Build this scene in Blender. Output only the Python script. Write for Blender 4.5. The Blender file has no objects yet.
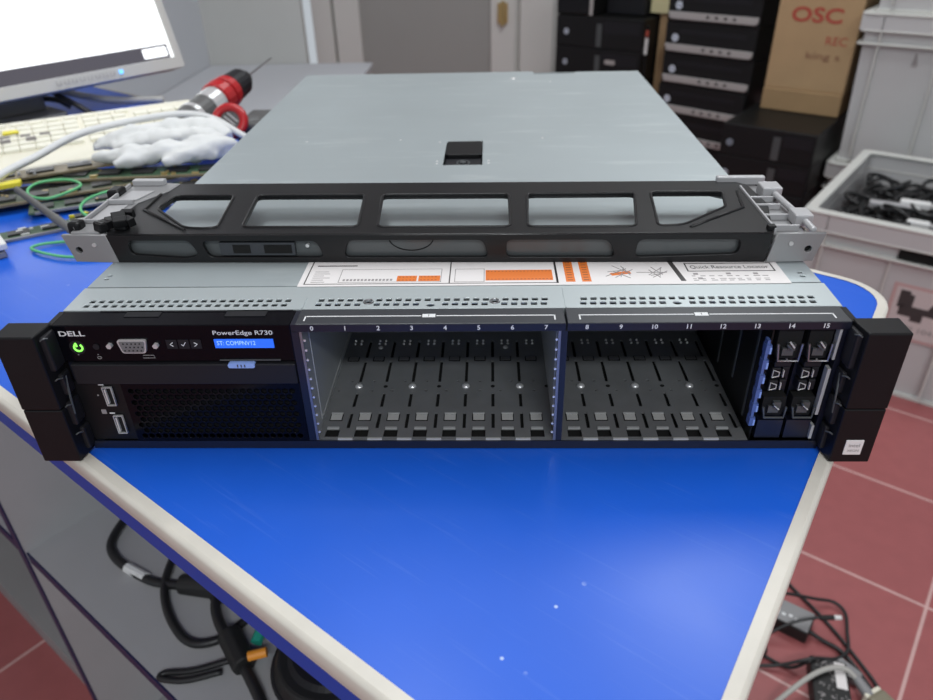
import bpy, bmesh, math, random
from mathutils import Vector, Matrix
random.seed(7)
SC = bpy.context.scene
COL = SC.collection
PI = math.pi
TH = math.radians(-36.5)                      # the bench, crates and floor tiles are turned by this against the server
RZ = Matrix.Rotation(TH, 4, 'Z')
def W(u, v, z=0.0): return RZ @ Vector((u, v, z))
FLOOR = -0.82

# ------------------------------------------------------------------ materials
def mat(name, col, rough=0.5, metal=0.0, var=0.0, scale=40.0, bump=0.0, emit=None, estr=1.0, spec=0.5, alpha=1.0, coat=0.0):
    m = bpy.data.materials.new(name); m.use_nodes = True
    nt = m.node_tree; b = nt.nodes['Principled BSDF']
    c = (*col, 1.0)
    b.inputs['Base Color'].default_value = c
    b.inputs['Roughness'].default_value = rough
    b.inputs['Metallic'].default_value = metal
    b.inputs['Specular IOR Level'].default_value = spec
    b.inputs['Coat Weight'].default_value = coat
    b.inputs['Alpha'].default_value = alpha
    if emit:
        b.inputs['Emission Color'].default_value = (*emit, 1); b.inputs['Emission Strength'].default_value = estr
    if var or bump:
        tc = nt.nodes.new('ShaderNodeTexCoord'); nz = nt.nodes.new('ShaderNodeTexNoise')
        nz.inputs['Scale'].default_value = scale; nz.inputs['Detail'].default_value = 5
        nt.links.new(tc.outputs['Object'], nz.inputs['Vector'])
        if var:
            mx = nt.nodes.new('ShaderNodeMix'); mx.data_type = 'RGBA'
            mx.inputs['A'].default_value = tuple(max(0, x*(1-var)) for x in col)+(1,)
            mx.inputs['B'].default_value = tuple(min(1, x*(1+var)) for x in col)+(1,)
            nt.links.new(nz.outputs['Fac'], mx.inputs['Factor']); nt.links.new(mx.outputs['Result'], b.inputs['Base Color'])
        if bump:
            bp = nt.nodes.new('ShaderNodeBump'); bp.inputs['Strength'].default_value = bump; bp.inputs['Distance'].default_value = 0.002
            nt.links.new(nz.outputs['Fac'], bp.inputs['Height']); nt.links.new(bp.outputs['Normal'], b.inputs['Normal'])
    return m

def tabletop_mat():
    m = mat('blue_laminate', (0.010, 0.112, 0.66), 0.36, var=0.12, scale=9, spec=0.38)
    nt = m.node_tree; b = nt.nodes['Principled BSDF']
    src = b.inputs['Base Color'].links[0].from_socket
    tc = nt.nodes.new('ShaderNodeTexCoord')
    vo = nt.nodes.new('ShaderNodeTexVoronoi'); vo.inputs['Scale'].default_value = 55
    rmp = nt.nodes.new('ShaderNodeMapRange'); rmp.inputs['From Min'].default_value = 0.05; rmp.inputs['From Max'].default_value = 0.085
    rmp.inputs['To Min'].default_value = 1; rmp.inputs['To Max'].default_value = 0
    nz = nt.nodes.new('ShaderNodeTexNoise'); nz.inputs['Scale'].default_value = 14; nz.inputs['Detail'].default_value = 2
    thr = nt.nodes.new('ShaderNodeMapRange'); thr.inputs['From Min'].default_value = 0.58; thr.inputs['From Max'].default_value = 0.66
    mul = nt.nodes.new('ShaderNodeMath'); mul.operation = 'MULTIPLY'
    mx = nt.nodes.new('ShaderNodeMix'); mx.data_type = 'RGBA'; mx.inputs['B'].default_value = (0.55, 0.68, 0.95, 1)
    nt.links.new(tc.outputs['Object'], vo.inputs['Vector']); nt.links.new(tc.outputs['Object'], nz.inputs['Vector'])
    nt.links.new(vo.outputs['Distance'], rmp.inputs['Value']); nt.links.new(nz.outputs['Fac'], thr.inputs['Value'])
    nt.links.new(rmp.outputs['Result'], mul.inputs[0]); nt.links.new(thr.outputs['Result'], mul.inputs[1])
    nt.links.new(mul.outputs['Value'], mx.inputs['Factor']); nt.links.new(src, mx.inputs['A'])
    # fine scuffs: long thin streaks
    mp = nt.nodes.new('ShaderNodeMapping'); mp.inputs['Scale'].default_value = (6, 160, 1); mp.inputs['Rotation'].default_value = (0, 0, 0.9)
    n2 = nt.nodes.new('ShaderNodeTexNoise'); n2.inputs['Scale'].default_value = 3; n2.inputs['Detail'].default_value = 6
    t2 = nt.nodes.new('ShaderNodeMapRange'); t2.inputs['From Min'].default_value = 0.60; t2.inputs['From Max'].default_value = 0.74; t2.inputs['To Max'].default_value = 0.05
    mx2 = nt.nodes.new('ShaderNodeMix'); mx2.data_type = 'RGBA'; mx2.inputs['B'].default_value = (0.35, 0.5, 0.9, 1)
    nt.links.new(tc.outputs['Object'], mp.inputs['Vector']); nt.links.new(mp.outputs['Vector'], n2.inputs['Vector'])
    nt.links.new(n2.outputs['Fac'], t2.inputs['Value']); nt.links.new(t2.outputs['Result'], mx2.inputs['Factor'])
    nt.links.new(mx.outputs['Result'], mx2.inputs['A']); nt.links.new(mx2.outputs['Result'], b.inputs['Base Color'])
    rr = nt.nodes.new('ShaderNodeMapRange'); rr.inputs['To Min'].default_value = 0.28; rr.inputs['To Max'].default_value = 0.42
    nt.links.new(nz.outputs['Fac'], rr.inputs['Value']); nt.links.new(rr.outputs['Result'], b.inputs['Roughness'])
    return m

def steel_mat(name, col, rough, metal=0.9):
    m = mat(name, col, rough, metal)
    nt = m.node_tree; b = nt.nodes['Principled BSDF']
    tc = nt.nodes.new('ShaderNodeTexCoord')
    mp = nt.nodes.new('ShaderNodeMapping'); mp.inputs['Scale'].default_value = (4, 90, 4)
    nz = nt.nodes.new('ShaderNodeTexNoise'); nz.inputs['Scale'].default_value = 1.6; nz.inputs['Detail'].default_value = 7
    rr = nt.nodes.new('ShaderNodeMapRange'); rr.inputs['To Min'].default_value = rough-0.03; rr.inputs['To Max'].default_value = rough+0.04
    n2 = nt.nodes.new('ShaderNodeTexNoise'); n2.inputs['Scale'].default_value = 12; n2.inputs['Detail'].default_value = 4
    mx = nt.nodes.new('ShaderNodeMix'); mx.data_type = 'RGBA'
    mx.inputs['A'].default_value = tuple(x*0.94 for x in col)+(1,); mx.inputs['B'].default_value = tuple(min(1, x*1.06) for x in col)+(1,)
    nt.links.new(tc.outputs['Object'], mp.inputs['Vector']); nt.links.new(mp.outputs['Vector'], nz.inputs['Vector'])
    nt.links.new(nz.outputs['Fac'], rr.inputs['Value']); nt.links.new(rr.outputs['Result'], b.inputs['Roughness'])
    nt.links.new(tc.outputs['Object'], n2.inputs['Vector']); nt.links.new(n2.outputs['Fac'], mx.inputs['Factor'])
    nt.links.new(mx.outputs['Result'], b.inputs['Base Color'])
    return m

def add_smears(m):
    nt = m.node_tree; b = nt.nodes['Principled BSDF']; src = b.inputs['Base Color'].links[0].from_socket
    tc = nt.nodes.new('ShaderNodeTexCoord'); mp = nt.nodes.new('ShaderNodeMapping'); mp.inputs['Scale'].default_value = (5, 26, 1); mp.inputs['Rotation'].default_value = (0, 0, 0.12)
    nz = nt.nodes.new('ShaderNodeTexNoise'); nz.inputs['Scale'].default_value = 2.2; nz.inputs['Detail'].default_value = 5; nz.inputs['Roughness'].default_value = 0.65
    t = nt.nodes.new('ShaderNodeMapRange'); t.inputs['From Min'].default_value = 0.56; t.inputs['From Max'].default_value = 0.75; t.inputs['To Max'].default_value = 0.5
    mx = nt.nodes.new('ShaderNodeMix'); mx.data_type = 'RGBA'; mx.inputs['B'].default_value = (0.66, 0.71, 0.71, 1)
    nt.links.new(tc.outputs['Object'], mp.inputs['Vector']); nt.links.new(mp.outputs['Vector'], nz.inputs['Vector']); nt.links.new(nz.outputs['Fac'], t.inputs['Value'])
    nt.links.new(t.outputs['Result'], mx.inputs['Factor']); nt.links.new(src, mx.inputs['A']); nt.links.new(mx.outputs['Result'], b.inputs['Base Color'])

def tile_mat():
    m = mat('red_floor_tile', (0.27, 0.075, 0.075), 0.42)
    nt = m.node_tree; b = nt.nodes['Principled BSDF']
    tc = nt.nodes.new('ShaderNodeTexCoord'); mp = nt.nodes.new('ShaderNodeMapping')
    T = 0.3045
    mp.inputs['Location'].default_value = (-0.327 + 20*T, -0.613 + 20*T, 0)
    br = nt.nodes.new('ShaderNodeTexBrick'); br.offset = 0.0; br.squash = 1.0
    br.inputs['Color1'].default_value = (0.40, 0.118, 0.118, 1); br.inputs['Color2'].default_value = (0.375, 0.108, 0.11, 1)
    br.inputs['Mortar'].default_value = (0.66, 0.42, 0.40, 1)
    br.inputs['Scale'].default_value = 1.0; br.inputs['Mortar Size'].default_value = 0.0032; br.inputs['Mortar Smooth'].default_value = 0.3
    br.inputs['Brick Width'].default_value = T; br.inputs['Row Height'].default_value = T
    nz = nt.nodes.new('ShaderNodeTexNoise'); nz.inputs['Scale'].default_value = 30; nz.inputs['Detail'].default_value = 6
    mx = nt.nodes.new('ShaderNodeMix'); mx.data_type = 'RGBA'; mx.blend_type = 'MULTIPLY'; mx.inputs['Factor'].default_value = 0.2
    nt.links.new(tc.outputs['Object'], mp.inputs['Vector']); nt.links.new(mp.outputs['Vector'], br.inputs['Vector'])
    nt.links.new(tc.outputs['Object'], nz.inputs['Vector'])
    nt.links.new(br.outputs['Color'], mx.inputs['A']); nt.links.new(nz.outputs['Fac'], mx.inputs['B'])
    nt.links.new(mx.outputs['Result'], b.inputs['Base Color'])
    return m

M = {}
M['blue'] = tabletop_mat()
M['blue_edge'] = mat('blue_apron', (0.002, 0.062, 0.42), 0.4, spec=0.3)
M['navy'] = mat('navy_edge', (0.012, 0.016, 0.07), 0.5)
M['band'] = mat('cream_edge_band', (0.66, 0.63, 0.56), 0.4, var=0.14, scale=35)
M['laminate'] = mat('grey_laminate', (0.40, 0.40, 0.41), 0.55, var=0.12, scale=10)
M['laminate_dark'] = mat('grey_board', (0.30, 0.30, 0.305), 0.6, var=0.1, scale=8)
M['cover'] = steel_mat('galvanised_cover', (0.46, 0.515, 0.53), 0.38, 0.45)
add_smears(M['cover'])
M['sheet'] = steel_mat('zinc_sheet', (0.48, 0.53, 0.54), 0.42, 0.4)
M['bay_metal'] = mat('dark_bay_metal', (0.20, 0.205, 0.21), 0.45, 0.3, var=0.2, scale=60)
M['bay_light'] = mat('bay_tab_metal', (0.62, 0.62, 0.60), 0.4, 0.3)
M['bay_edge'] = mat('bay_edge_metal', (0.50, 0.51, 0.51), 0.4, 0.3)
M['stud'] = mat('bright_stud', (0.9, 0.9, 0.9), 0.28, 0.6)
M['sidewall'] = mat('bay_side_steel', (0.46, 0.48, 0.49), 0.4, 0.5)
M['black'] = mat('black_plastic', (0.007, 0.007, 0.008), 0.42, var=0.2, scale=80, spec=0.25)
M['gloss'] = mat('gloss_black', (0.003, 0.003, 0.005), 0.16, spec=0.14)
M['satin'] = mat('satin_black', (0.012, 0.012, 0.015), 0.5, spec=0.3)
M['navyblack'] = mat('blue_black_paint', (0.009, 0.011, 0.022), 0.35)
M['strip'] = mat('dark_grey_trim', (0.035, 0.038, 0.045), 0.4)
M['pit'] = mat('deep_black', (0.002, 0.002, 0.002), 0.9)
M['ink'] = mat('white_ink', (0.75, 0.76, 0.77), 0.5)
M['white'] = mat('white_plastic', (0.75, 0.75, 0.74), 0.45)
M['paper'] = mat('white_label_paper', (0.78, 0.75, 0.74), 0.5)
M['orange'] = mat('orange_print', (0.75, 0.19, 0.03), 0.5)
M['darkink'] = mat('dark_print', (0.05, 0.045, 0.045), 0.5)
M['greyink'] = mat('grey_print', (0.30, 0.28, 0.28), 0.5)
M['green_led'] = mat('green_led', (0.1, 0.6, 0.05), 0.4, emit=(0.25, 1.0, 0.1), estr=1.6)
M['lcd'] = mat('blue_lcd', (0.02, 0.1, 0.6), 0.3, emit=(0.02, 0.15, 0.9), estr=0.72)
M['lcd_text'] = mat('lcd_text', (0.3, 0.5, 0.9), 0.3, emit=(0.28, 0.48, 1.0), estr=0.9)
M['bluetab'] = mat('pale_blue_plastic', (0.085, 0.14, 0.36), 0.4)
M['lightblue'] = mat('light_blue_plastic', (0.28, 0.42, 0.82), 0.4)
M['chrome'] = mat('nickel_plate', (0.62, 0.62, 0.62), 0.3, 0.4)
M['steelgrey'] = mat('grey_steel', (0.30, 0.30, 0.31), 0.35, 0.8)
M['bezel'] = mat('bezel_black', (0.009, 0.009, 0.010), 0.36, var=0.15, scale=120, spec=0.3)
M['smoke'] = mat('smoke_grey_panel', (0.075, 0.082, 0.085), 0.28)
M['silver'] = mat('silver_plastic', (0.27, 0.27, 0.275), 0.4, 0.2)
M['silver_light'] = mat('light_silver_plastic', (0.44, 0.44, 0.45), 0.4, 0.2)
M['monitor'] = mat('monitor_grey', (0.52, 0.51, 0.48), 0.5)
M['monitor_dark'] = mat('monitor_stand_grey', (0.12, 0.12, 0.12), 0.5)
M['screen'] = mat('lit_screen', (0.8, 0.8, 0.8), 0.3, emit=(0.95, 0.98, 1.0), estr=1.15)
M['taskbar'] = mat('screen_bar', (0.05, 0.045, 0.055), 0.2, emit=(0.09, 0.085, 0.10), estr=0.6)
M['beige'] = mat('beige_plastic', (0.78, 0.75, 0.62), 0.5, var=0.05, scale=30)
M['keys'] = mat('key_beige', (0.82, 0.80, 0.68), 0.5)
M['yellow'] = mat('yellow_plastic', (0.80, 0.70, 0.04), 0.5)
M['cloth'] = mat('white_cloth', (0.74, 0.75, 0.74), 0.85, var=0.06, scale=60, bump=0.4)
M['cable_white'] = mat('white_cable', (0.70, 0.71, 0.71), 0.45)
M['cable_grey'] = mat('grey_cable', (0.42, 0.41, 0.38), 0.5)
M['cable_black'] = mat('black_cable', (0.014, 0.014, 0.015), 0.45)
M['pcb'] = mat('circuit_green', (0.05, 0.10, 0.055), 0.45, var=0.5, scale=120)
M['pcb_dark'] = mat('circuit_dark_green', (0.045, 0.06, 0.035), 0.45, var=0.5, scale=150)
M['pcb_brown'] = mat('circuit_tan', (0.20, 0.165, 0.10), 0.5, var=0.4, scale=90)
M['chip'] = mat('chip_black', (0.02, 0.02, 0.02), 0.4)
M['gold'] = mat('gold_contacts', (0.65, 0.50, 0.22), 0.35, 0.7)
M['greenwire'] = mat('green_wire', (0.12, 0.50, 0.20), 0.45)
M['red'] = mat('drill_red', (0.45, 0.012, 0.016), 0.35)
M['drillgrey'] = mat('drill_grey', (0.10, 0.10, 0.10), 0.5)
M['wall'] = mat('grey_wall_paint', (0.52, 0.52, 0.50), 0.7, var=0.06, scale=3)
M['wallblue'] = mat('grey_partition', (0.52, 0.53, 0.56), 0.6, var=0.06, scale=3)
M['door'] = mat('door_grey', (0.36, 0.355, 0.34), 0.5, var=0.05, scale=3)
M['frame'] = mat('white_door_frame', (0.70, 0.69, 0.66), 0.45)
M['brass'] = mat('brass', (0.6, 0.45, 0.2), 0.35, 0.8)
M['pc'] = mat('pc_black', (0.007, 0.007, 0.007), 0.45, spec=0.25)
M['pc2'] = mat('pc_front_black', (0.010, 0.010, 0.011), 0.5, spec=0.25)
M['pcsilver'] = mat('pc_silver_bar', (0.46, 0.44, 0.43), 0.45, 0.3)
M['logo'] = mat('logo_disc', (0.62, 0.68, 0.78), 0.3)
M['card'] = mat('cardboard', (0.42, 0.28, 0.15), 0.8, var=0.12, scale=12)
M['card_dark'] = mat('cardboard_painted_shade', (0.34, 0.22, 0.11), 0.8, var=0.12, scale=12)  # darker copy of the cardboard, the low box's shade put into its colour
M['cream'] = mat('cream_box', (0.68, 0.62, 0.36), 0.6)
M['redprint'] = mat('red_print', (0.40, 0.07, 0.045), 0.7)
M['brownprint'] = mat('brown_print', (0.22, 0.10, 0.06), 0.7)
M['crate'] = mat('grey_crate_plastic', (0.53, 0.53, 0.53), 0.5, var=0.07, scale=6)
M['crate_rim'] = mat('pale_crate_rim', (0.60, 0.60, 0.57), 0.5, var=0.05, scale=10)
M['pinkpaper'] = mat('pink_bordered_paper', (0.55, 0.36, 0.35), 0.6)
M['labelpaper'] = mat('crate_label_paper', (0.60, 0.53, 0.52), 0.6)
M['tile'] = tile_mat()
M['ceiling'] = mat('ceiling_white', (0.75, 0.75, 0.75), 0.8)
M['teal'] = mat('teal_plug', (0.02, 0.30, 0.22), 0.4)
M['orangeplug'] = mat('orange_plug', (0.80, 0.30, 0.03), 0.4)
M['olive'] = mat('olive_connector', (0.22, 0.20, 0.14), 0.5)
M['rubber'] = mat('rubber_black', (0.012, 0.012, 0.012), 0.55)

# ------------------------------------------------------------------ mesh helpers
def link(name, me, m, parent=None, smooth=False):
    o = bpy.data.objects.new(name, me); COL.objects.link(o)
    if m: me.materials.append(m)
    if parent: o.parent = parent
    if smooth:
        for p in me.polygons: p.use_smooth = True
    return o

class MB:
    def __init__(s): s.bm = bmesh.new()
    def box(s, x0, x1, y0, y1, z0, z1, mtx=None):
        vs = [s.bm.verts.new(Vector((x, y, z)) if mtx is None else mtx @ Vector((x, y, z))) for z in (z0, z1) for y in (y0, y1) for x in (x0, x1)]
        for f in ((0,2,3,1),(4,5,7,6),(0,1,5,4),(2,6,7,3),(0,4,6,2),(1,3,7,5)): s.bm.faces.new([vs[i] for i in f])
        return s
    def prism(s, poly, a, b, axis='z', mtx=None):
        def P(p, t):
            v = {'z': Vector((p[0], p[1], t)), 'y': Vector((p[0], t, p[1])), 'x': Vector((t, p[0], p[1]))}[axis]
            return mtx @ v if mtx is not None else v
        lo = [s.bm.verts.new(P(p, a)) for p in poly]; hi = [s.bm.verts.new(P(p, b)) for p in poly]
        n = len(poly)
        s.bm.faces.new(lo[::-1]); s.bm.faces.new(hi)
        for i in range(n): s.bm.faces.new([lo[i], lo[(i+1) % n], hi[(i+1) % n], hi[i]])
        return s
    def cyl(s, p0, p1, r0, r1=None, seg=20):
        r1 = r0 if r1 is None else r1
        p0 = Vector(p0); p1 = Vector(p1); d = (p1-p0).normalized()
        a = d.orthogonal().normalized(); b = d.cross(a)
        lo = []; hi = []
        for i in range(seg):
            t = 2*PI*i/seg; w = a*math.cos(t)+b*math.sin(t)
            lo.append(s.bm.verts.new(p0+w*r0)); hi.append(s.bm.verts.new(p1+w*r1))
        s.bm.faces.new(lo[::-1]); s.bm.faces.new(hi)
        for i in range(seg): s.bm.faces.new([lo[i], lo[(i+1) % seg], hi[(i+1) % seg], hi[i]])
        return s
    def tube(s, pts, r, seg=8, smooth=True, closed=False, radii=None, sub=6):
        P = [Vector(p) for p in pts]; n = len(P)
        if smooth and n > 2:
            Q = []; R = []
            rng = range(n) if closed else range(n-1)
            for i in rng:
                p0 = P[(i-1) % n] if closed or i > 0 else P[0]*2-P[1]
                p1 = P[i]; p2 = P[(i+1) % n]
                p3 = P[(i+2) % n] if closed or i+2 < n else p2*2-p1
                for k in range(sub):
                    t = k/sub
                    Q.append(0.5*((2*p1)+(p2-p0)*t+(2*p0-5*p1+4*p2-p3)*t*t+(3*p1-p0-3*p2+p3)*t**3))
                    if radii: R.append(radii[i]*(1-t)+radii[(i+1) % n]*t)
            if not closed:
                Q.append(P[-1])
                if radii: R.append(radii[-1])
            P = Q; radii = R if radii else None
        n = len(P); rings = []; a = None
        for i in range(n):
            d = (P[(i+1) % n]-P[i-1]) if closed or 0 < i < n-1 else (P[1]-P[0] if i == 0 else P[-1]-P[-2])
            if d.length < 1e-9: d = Vector((0, 0, 1))
            d.normalize()
            a = d.orthogonal().normalized() if a is None else (a-d*a.dot(d)).normalized()
            b = d.cross(a); rr = radii[i] if radii else r
            rings.append([s.bm.verts.new(P[i]+(a*math.cos(2*PI*k/seg)+b*math.sin(2*PI*k/seg))*rr) for k in range(seg)])
        m = n if closed else n-1
        for i in range(m):
            A = rings[i]; B = rings[(i+1) % n]
            for k in range(seg): s.bm.faces.new([A[k], A[(k+1) % seg], B[(k+1) % seg], B[k]])
        if not closed:
            s.bm.faces.new(rings[0][::-1]); s.bm.faces.new(rings[-1])
        return s
    def dome(s, c, r, h=None, seg=12, rows=4, up=(0, 0, 1)):
        h = r if h is None else h
        u = Vector(up).normalized(); a = u.orthogonal().normalized(); b = u.cross(a); c = Vector(c)
        prev = None
        for j in range(rows):
            t = j/rows*PI/2
            ring = [s.bm.verts.new(c+(a*math.cos(2*PI*k/seg)+b*math.sin(2*PI*k/seg))*r*math.cos(t)+u*h*math.sin(t)) for k in range(seg)]
            if prev:
                for k in range(seg): s.bm.faces.new([prev[k], prev[(k+1) % seg], ring[(k+1) % seg], ring[k]])
            else: s.bm.faces.new(ring[::-1])
            prev = ring
        top = s.bm.verts.new(c+u*h)
        for k in range(seg): s.bm.faces.new([prev[k], prev[(k+1) % seg], top])
        return s
    def build(s, name, m, parent=None, bevel=0, seg=2, smooth=False, loc=None, rz=None):
        bmesh.ops.recalc_face_normals(s.bm, faces=s.bm.faces)
        me = bpy.data.meshes.new(name); s.bm.to_mesh(me); s.bm.free()
        o = link(name, me, m, parent, smooth)
        if bevel:
            md = o.modifiers.new('bevel', 'BEVEL'); md.width = bevel; md.segments = seg; md.limit_method = 'ANGLE'; md.angle_limit = 0.6
        if loc is not None: o.location = loc
        if rz is not None: o.rotation_euler = (0, 0, rz)
        return o

def curve_mesh(cu):
    o = bpy.data.objects.new('tmp', cu); COL.objects.link(o)
    dg = bpy.context.evaluated_depsgraph_get()
    me = bpy.data.meshes.new_from_object(o.evaluated_get(dg))
    bpy.data.objects.remove(o); bpy.data.curves.remove(cu)
    me.materials.clear()
    return me

def plate(name, outer, holes, t0, t1, m, parent=None, mtx=None, bevel=0.0):
    cu = bpy.data.curves.new(name, 'CURVE'); cu.dimensions = '2D'; cu.fill_mode = 'BOTH'
    cu.extrude = (t1-t0)/2-bevel; cu.bevel_depth = bevel; cu.bevel_resolution = 1; cu.offset = -bevel
    for poly in [outer]+list(holes):
        sp = cu.splines.new('POLY'); sp.points.add(len(poly)-1); sp.use_cyclic_u = True
        for i, p in enumerate(poly): sp.points[i].co = (p[0], p[1], 0, 1)
    me = curve_mesh(cu)
    me.transform(Matrix.Translation((0, 0, (t0+t1)/2)))
    if mtx is not None: me.transform(mtx)
    return link(name, me, m, parent)

STAND = Matrix.Rotation(PI/2, 4, 'X')          # (x, y, t) -> (x, -t, y): a drawing stood upright, facing -y
def rect(x0, x1, y0, y1): return [(x0, y0), (x1, y0), (x1, y1), (x0, y1)]
def rrect(x0, x1, y0, y1, r, n=5):
    out = []
    for cx, cy, a in ((x1-r, y0+r, -PI/2), (x1-r, y1-r, 0), (x0+r, y1-r, PI/2), (x0+r, y0+r, PI)):
        for k in range(n+1):
            t = a+PI/2*k/n; out.append((cx+r*math.cos(t), cy+r*math.sin(t)))
    return out
def disc(cx, cy, rx, ry=None, n=12):
    ry = rx if ry is None else ry
    return [(cx+rx*math.cos(2*PI*k/n), cy+ry*math.sin(2*PI*k/n)) for k in range(n)]
def roundpoly(pts, r, n=4):
    out = []; N = len(pts)
    for i in range(N):
        p = Vector(pts[i]); a = Vector(pts[i-1])-p; b = Vector(pts[(i+1) % N])-p
        rr = min(r, a.length*0.45, b.length*0.45)
        A = p+a.normalized()*rr; B = p+b.normalized()*rr
        for k in range(n+1):
            t = k/n; q = A*(1-t)**2+p*2*t*(1-t)+B*t*t; out.append((q.x, q.y))
    return out

def text(name, body, m, parent, loc, width=None, height=None, upright=True, depth=0.00015, shear=0.0, align='CENTER', bold=0.0):
    cu = bpy.data.curves.new(name, 'FONT'); cu.body = body; cu.size = 1.0; cu.shear = shear; cu.extrude = 0.0; cu.resolution_u = 3; cu.offset = bold
    me = curve_mesh(cu)
    xs = [v.co.x for v in me.vertices]; ys = [v.co.y for v in me.vertices]
    w = max(xs)-min(xs); h = max(ys)-min(ys)
    sx = (width/w) if width else height/h; sy = (height/h) if height else sx
    cx = (max(xs)+min(xs))/2 if align == 'CENTER' else min(xs)
    me.transform(Matrix.Diagonal((sx, sy, 1, 1)) @ Matrix.Translation((-cx, -(max(ys)+min(ys))/2, 0)))
    if upright: me.transform(STAND)
    o = link(name, me, m, parent); o.location = loc
    return o

def tag(o, label=None, cat=None, group=None, kind=None):
    if label: o['label'] = label
    if cat: o['category'] = cat
    if group: o['group'] = group
    if kind: o['kind'] = kind
    return o
def thing(name, label, cat, loc=(0, 0, 0), rz=0.0, group=None):
    o = bpy.data.objects.new(name, None); COL.objects.link(o); o.empty_display_size = 0.02
    o.location = loc; o.rotation_euler = (0, 0, rz)
    return tag(o, label, cat, group)
def struct(o): o['kind'] = 'structure'; return o
def copy_tree(o, parent=None):
    c = o.copy(); COL.objects.link(c)
    if parent: c.parent = parent
    for ch in list(o.children): copy_tree(ch, c)
    return c

# ------------------------------------------------------------------ setting
struct(MB().box(-4, 4, -3, 6, -0.05, 0).build('floor', M['tile'], loc=(0, 0, FLOOR), rz=TH))
struct(MB().box(-0.86, 3.4, 3.62, 3.70, FLOOR, 1.85).build('wall_back', M['wall']))
struct(MB().box(-4.0, 3.4, -2.6, 3.7, 1.85, 1.9).build('ceiling', M['ceiling']))
struct(MB().box(-1.16, -1.075, 1.48, 2.645, FLOOR, 1.85).build('wall_left', M['wallblue']))
struct(MB().box(-1.86, -1.74, -2.6, 0.44, FLOOR, 1.85).build('unseen_shade_wall', M['wall'], rz=TH))  # unseen wall added to block light from the left and shade the floor
w = struct(MB().box(-1.075, -0.69, 2.645, 2.69, FLOOR, 1.85).build('wall_partition', M['wall']))
# door in the back wall
d = struct(MB().box(-0.62, 0.03, 3.585, 3.618, FLOOR, 1.2).build('door_1', M['door']))
MB().box(-0.86, -0.76, 3.57, 3.62, FLOOR, 1.25).box(-0.745, -0.62, 3.56, 3.62, FLOOR, 1.25).box(0.03, 0.155, 3.56, 3.62, FLOOR, 1.25).box(0.175, 0.34, 3.57, 3.62, FLOOR, 1.25).box(-0.76, -0.745, 3.6, 3.62, FLOOR, 1.25).box(0.155, 0.175, 3.6, 3.62, FLOOR, 1.25).build('door_frame', M['frame'], d, bevel=0.006)
MB().box(0.065, 0.115, 3.545, 3.56, -0.24, -0.15).cyl((0.09, 3.54, -0.25), (0.09, 3.54, -0.14), 0.011).build('door_hinge', M['brass'], d)

# ------------------------------------------------------------------ workbench
bench = thing('workbench', 'blue topped workbench with cream edge band and grey shelves under it', 'workbench', (0, 0, FLOOR), TH)
BZ = -FLOOR
def arc(cx, cy, r, a0, a1, n=8): return [(cx+r*math.cos(a0+(a1-a0)*k/n), cy+r*math.sin(a0+(a1-a0)*k/n)) for k in range(n+1)]
def outline(e): return [(-1.70, -0.137-e)]+arc(0.165, -0.105, 0.032+e, -PI/2, 0)+arc(0.1255, 0.334, 0.040+e, 0, PI/2)+[(-0.44+e, 0.374+e), (-0.44+e, 0.418+e), (-1.70, 0.418+e)]
MB().prism(outline(0.001), BZ-0.03, BZ-0.0002).build('tabletop', M['blue'], bench)
top = bench.children[0]
plate('edge_band', outline(0.0058), [outline(0.0)[::-1]], BZ-0.0150, BZ+0.0003, M['band'], top, bevel=0.0028)
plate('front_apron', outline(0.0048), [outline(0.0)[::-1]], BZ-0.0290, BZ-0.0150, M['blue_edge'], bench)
SH = BZ-0.38
def shelf(u0, u1):
    s_ = MB().box(u0, u1, -0.110, 0.345, SH-0.016, SH).build('shelf', M['laminate'], bench)
    MB().box(u0, u1, -0.1115, -0.1095, SH-0.0165, SH+0.0002).build('shelf_edge', M['navy'], s_)
shelf(-0.588, 0.098); shelf(-1.68, -0.604)
dv = MB().box(-0.604, -0.588, -0.113, 0.345, 0.0, BZ-0.03).build('divider_panel', M['laminate'], bench)
MB().box(-0.6045, -0.5875, -0.1145, -0.1125, 0.0, BZ-0.03).build('divider_edge', M['navy'], dv)
MB().box(-1.68, 0.098, -0.090, 0.345, 0.0, 0.05).build('bottom_board', M['laminate_dark'], bench)
MB().box(-1.70, 0.115, 0.345, 0.36, 0.0, BZ-0.03).build('light_block_panel', M['laminate_dark'], bench)  # unseen panel added to keep light out from under the bench
MB().box(0.098, 0.115, -0.10, 0.345, 0.0, BZ-0.03).build('side_panel', M['laminate_dark'], bench)
MB().box(-0.49, -0.46, 0.375, 0.405, 0.0, BZ-0.03).build('leg', M['laminate_dark'], bench)

# low grey cabinet between the bench wing and the partition wall
lc = thing('low_cabinet', 'low grey cabinet top against the partition wall behind the red drill', 'cabinet', (-0.80, 2.05, FLOOR))
MB().box(-0.270, 0.36, -0.55, 0.592, 0.0, 0.553).build('cabinet_body', M['wall'], lc, bevel=0.004)
MB().box(-0.272, 0.368, -0.558, 0.592, 0.553, 0.570).build('cabinet_top', M['wallblue'], lc, bevel=0.003)

# ------------------------------------------------------------------ rack server
srv = thing('rack_server', 'silver two-unit rack server with open drive bays on the blue workbench', 'server', (0, 0, 0.0005))
H = 0.0868; HX = 0.2172
ch = MB()
ch.box(-HX, HX, 0.0, 0.662, 0.0, 0.003)
ch.box(-HX, -HX+0.0012, 0.012, 0.662, 0.003, 0.0855).box(HX-0.0012, HX, 0.012, 0.662, 0.003, 0.0855)
ch.box(-HX, HX, 0.660, 0.662, 0.003, 0.0855)
ch.build('chassis', M['sheet'], srv)
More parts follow.
